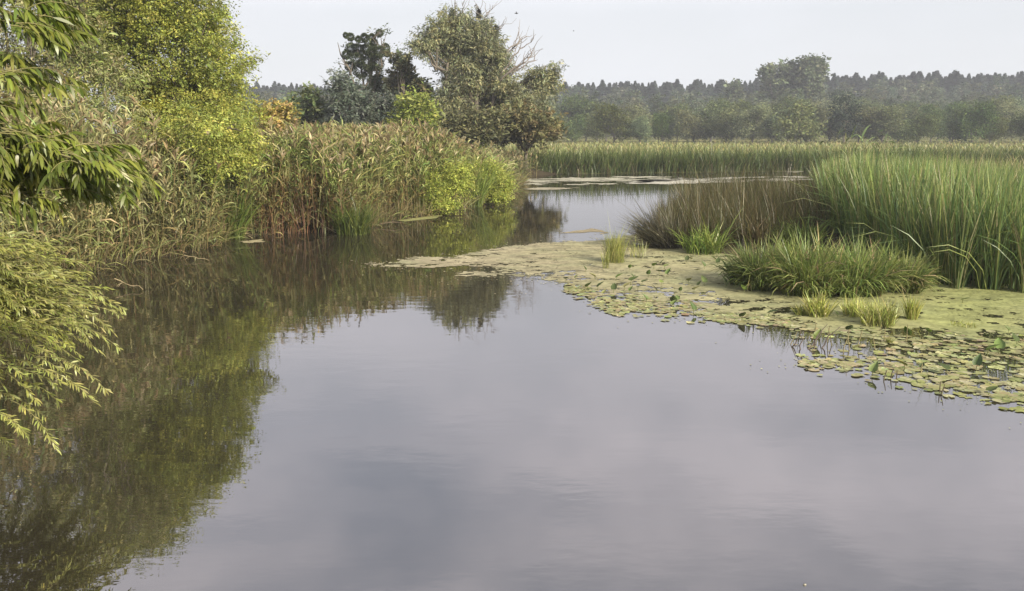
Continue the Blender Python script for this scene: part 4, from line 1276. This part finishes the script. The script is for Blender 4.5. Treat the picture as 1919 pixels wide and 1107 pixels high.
# branches overhanging from the tree outside the upper left
HB = [(0.115, 0.146, 0.023), (0.086, 0.113, 0.02), (0.162, 0.187, 0.031), (0.193, 0.202, 0.046), (0.066, 0.093, 0.019)]
org = np.array([-5.3, 4.6, 0.3])
t = thing('almond_willow', 'broad leaved willow whose dark green boughs hang in from the upper left', 'tree', tuple(org))
mb = MB(); wd = MB()
top = np.array([-5.0, 4.9, 3.6])
tube(wd, bez(org - np.array([0, 0, .2]), org + np.array([-.15, 0, 1.8]), top, 9), np.linspace(.14, .09, 9), BARK, 8)
S = []; 
boughs = [((0, 255), (235, 330), 46, 64), ((-40, 310), (150, 345), 50, 62), ((-60, 210), (90, 290), 40, 40), ((-80, 10), (110, 60), 44, 34), ((-100, -60), (90, 10), 44, 30), ((-80, 90), (60, 170), 34, 30), ((-60, 340), (60, 370), 40, 30), ((-20, 270), (200, 320), 44, 44)]
for (a, b, spread, ns) in boughs:
    D = 4.7 + rng.uniform(-.25, .35)
    pa = Q(a[0] - 60, a[1], D + .1); pb = Q(b[0], b[1], D)
    lim = bez(top, (top + pa) / 2 + np.array([0, 0, .25]), pa, 6)
    tube(wd, lim, np.linspace(.045, .014, 6), BARK, 6)
    pth = bez(pa, (pa + pb) / 2 + np.array([0, 0, .10]), pb, 10)
    tube(wd, pth, np.linspace(.012, .003, 10), (0.12, 0.11, 0.05), 5)
    tt = rng.random(ns); st = np.stack([np.interp(tt, np.linspace(0, 1, 10), pth[:, i]) for i in range(3)], 1) + rng.standard_normal((ns, 3)) * np.array([.03, .12, .03])
    az = rng.normal(0.0, 0.9, ns)
    shoots(mb, wd, st, az, rng.uniform(1.0, 1.7, ns), rng.uniform(0.4, 1.2, ns), rng.uniform(0.10, 0.30, ns), 15, 0.088, 0.0175, HB, spread=0.6, stemw=0.0025, up=-0.55)
# foliage of the same tree outside the picture
bl = [(np.array([-5.2, 5.0, 4.4]), np.array([1.6, 1.4, 1.2])), (np.array([-6.2, 4.2, 4.0]), np.array([1.4, 1.4, 1.2])), (np.array([-4.6, 5.2, 5.2]), np.array([1.1, 1.2, .9]))]
crown(mb, bl, 9000, 0.11, 0.024, HB, per=30, cr=0.2, th0=2.0, droop=0.4, prof=WLEAF)
wd.build('trunk', M_BARK, t, True, org); mb.build('crown', M_WILLOW, t, False, org)

# one small scrap of foam drifting on the open water
for i, (px, py) in enumerate([(1508, 1096)]):
    c = P(px, py); mb = MB(); rr = 0.008
    a = np.linspace(0, 2 * PI, 5)[:4] + rng.uniform(0, 1)
    top = [(c[0] + rr * 1.6 * math.cos(t), c[1] + rr * math.sin(t), 0.006 + 0.003 * (k % 2)) for k, t in enumerate(a)]
    bot = [(x_, y_, 0.001) for x_, y_, z_ in top]
    mb.add(top + bot, [(0, 1, 2, 3), (0, 4, 5, 1), (1, 5, 6, 2), (2, 6, 7, 3), (3, 7, 4, 0)], (0.32, 0.30, 0.24))
    tag(mb.build('foam_speck', M_PAD, None, False, tuple(c)), 'tiny pale foam speck drifting alone on the open water', 'leaf')

# ------------------------------------------------------------------ birds far up in the sky
for (px, py, D, s, lab) in [(968, 25, 70, 0.16, 'tiny dark bird flying right of the big willow top'), (1075, 58, 90, 0.10, 'even smaller bird speck lower in the open sky')]:
    c = Q(px, py, D); mb = MB()
    tube(mb, [c + np.array([-s, 0, 0]), c + np.array([-.5 * s, 0, .02]), c, c + np.array([.5 * s, 0, .02]), c + np.array([.8 * s, 0, .05])], np.array([.05, .22, .3, .2, .05]) * s, (0.03, 0.03, 0.035), 6)
    for sd in (-1, 1):
        v = [c + np.array([-.25 * s, 0, 0]), c + np.array([.25 * s, 0, 0]), c + np.array([.05 * s, sd * .7 * s, .7 * s]), c + np.array([-.2 * s, sd * .6 * s, .6 * s]),
             c + np.array([-.25 * s, sd * 1.3 * s, .8 * s]), c + np.array([-.33 * s, sd * 1.3 * s, .8 * s])]
        mb.add(v, [(0, 1, 2, 3), (3, 2, 4, 5)], (0.03, 0.03, 0.035))
    tag(mb.build('bird', M_BARK, None, False, tuple(c)), lab, 'bird')
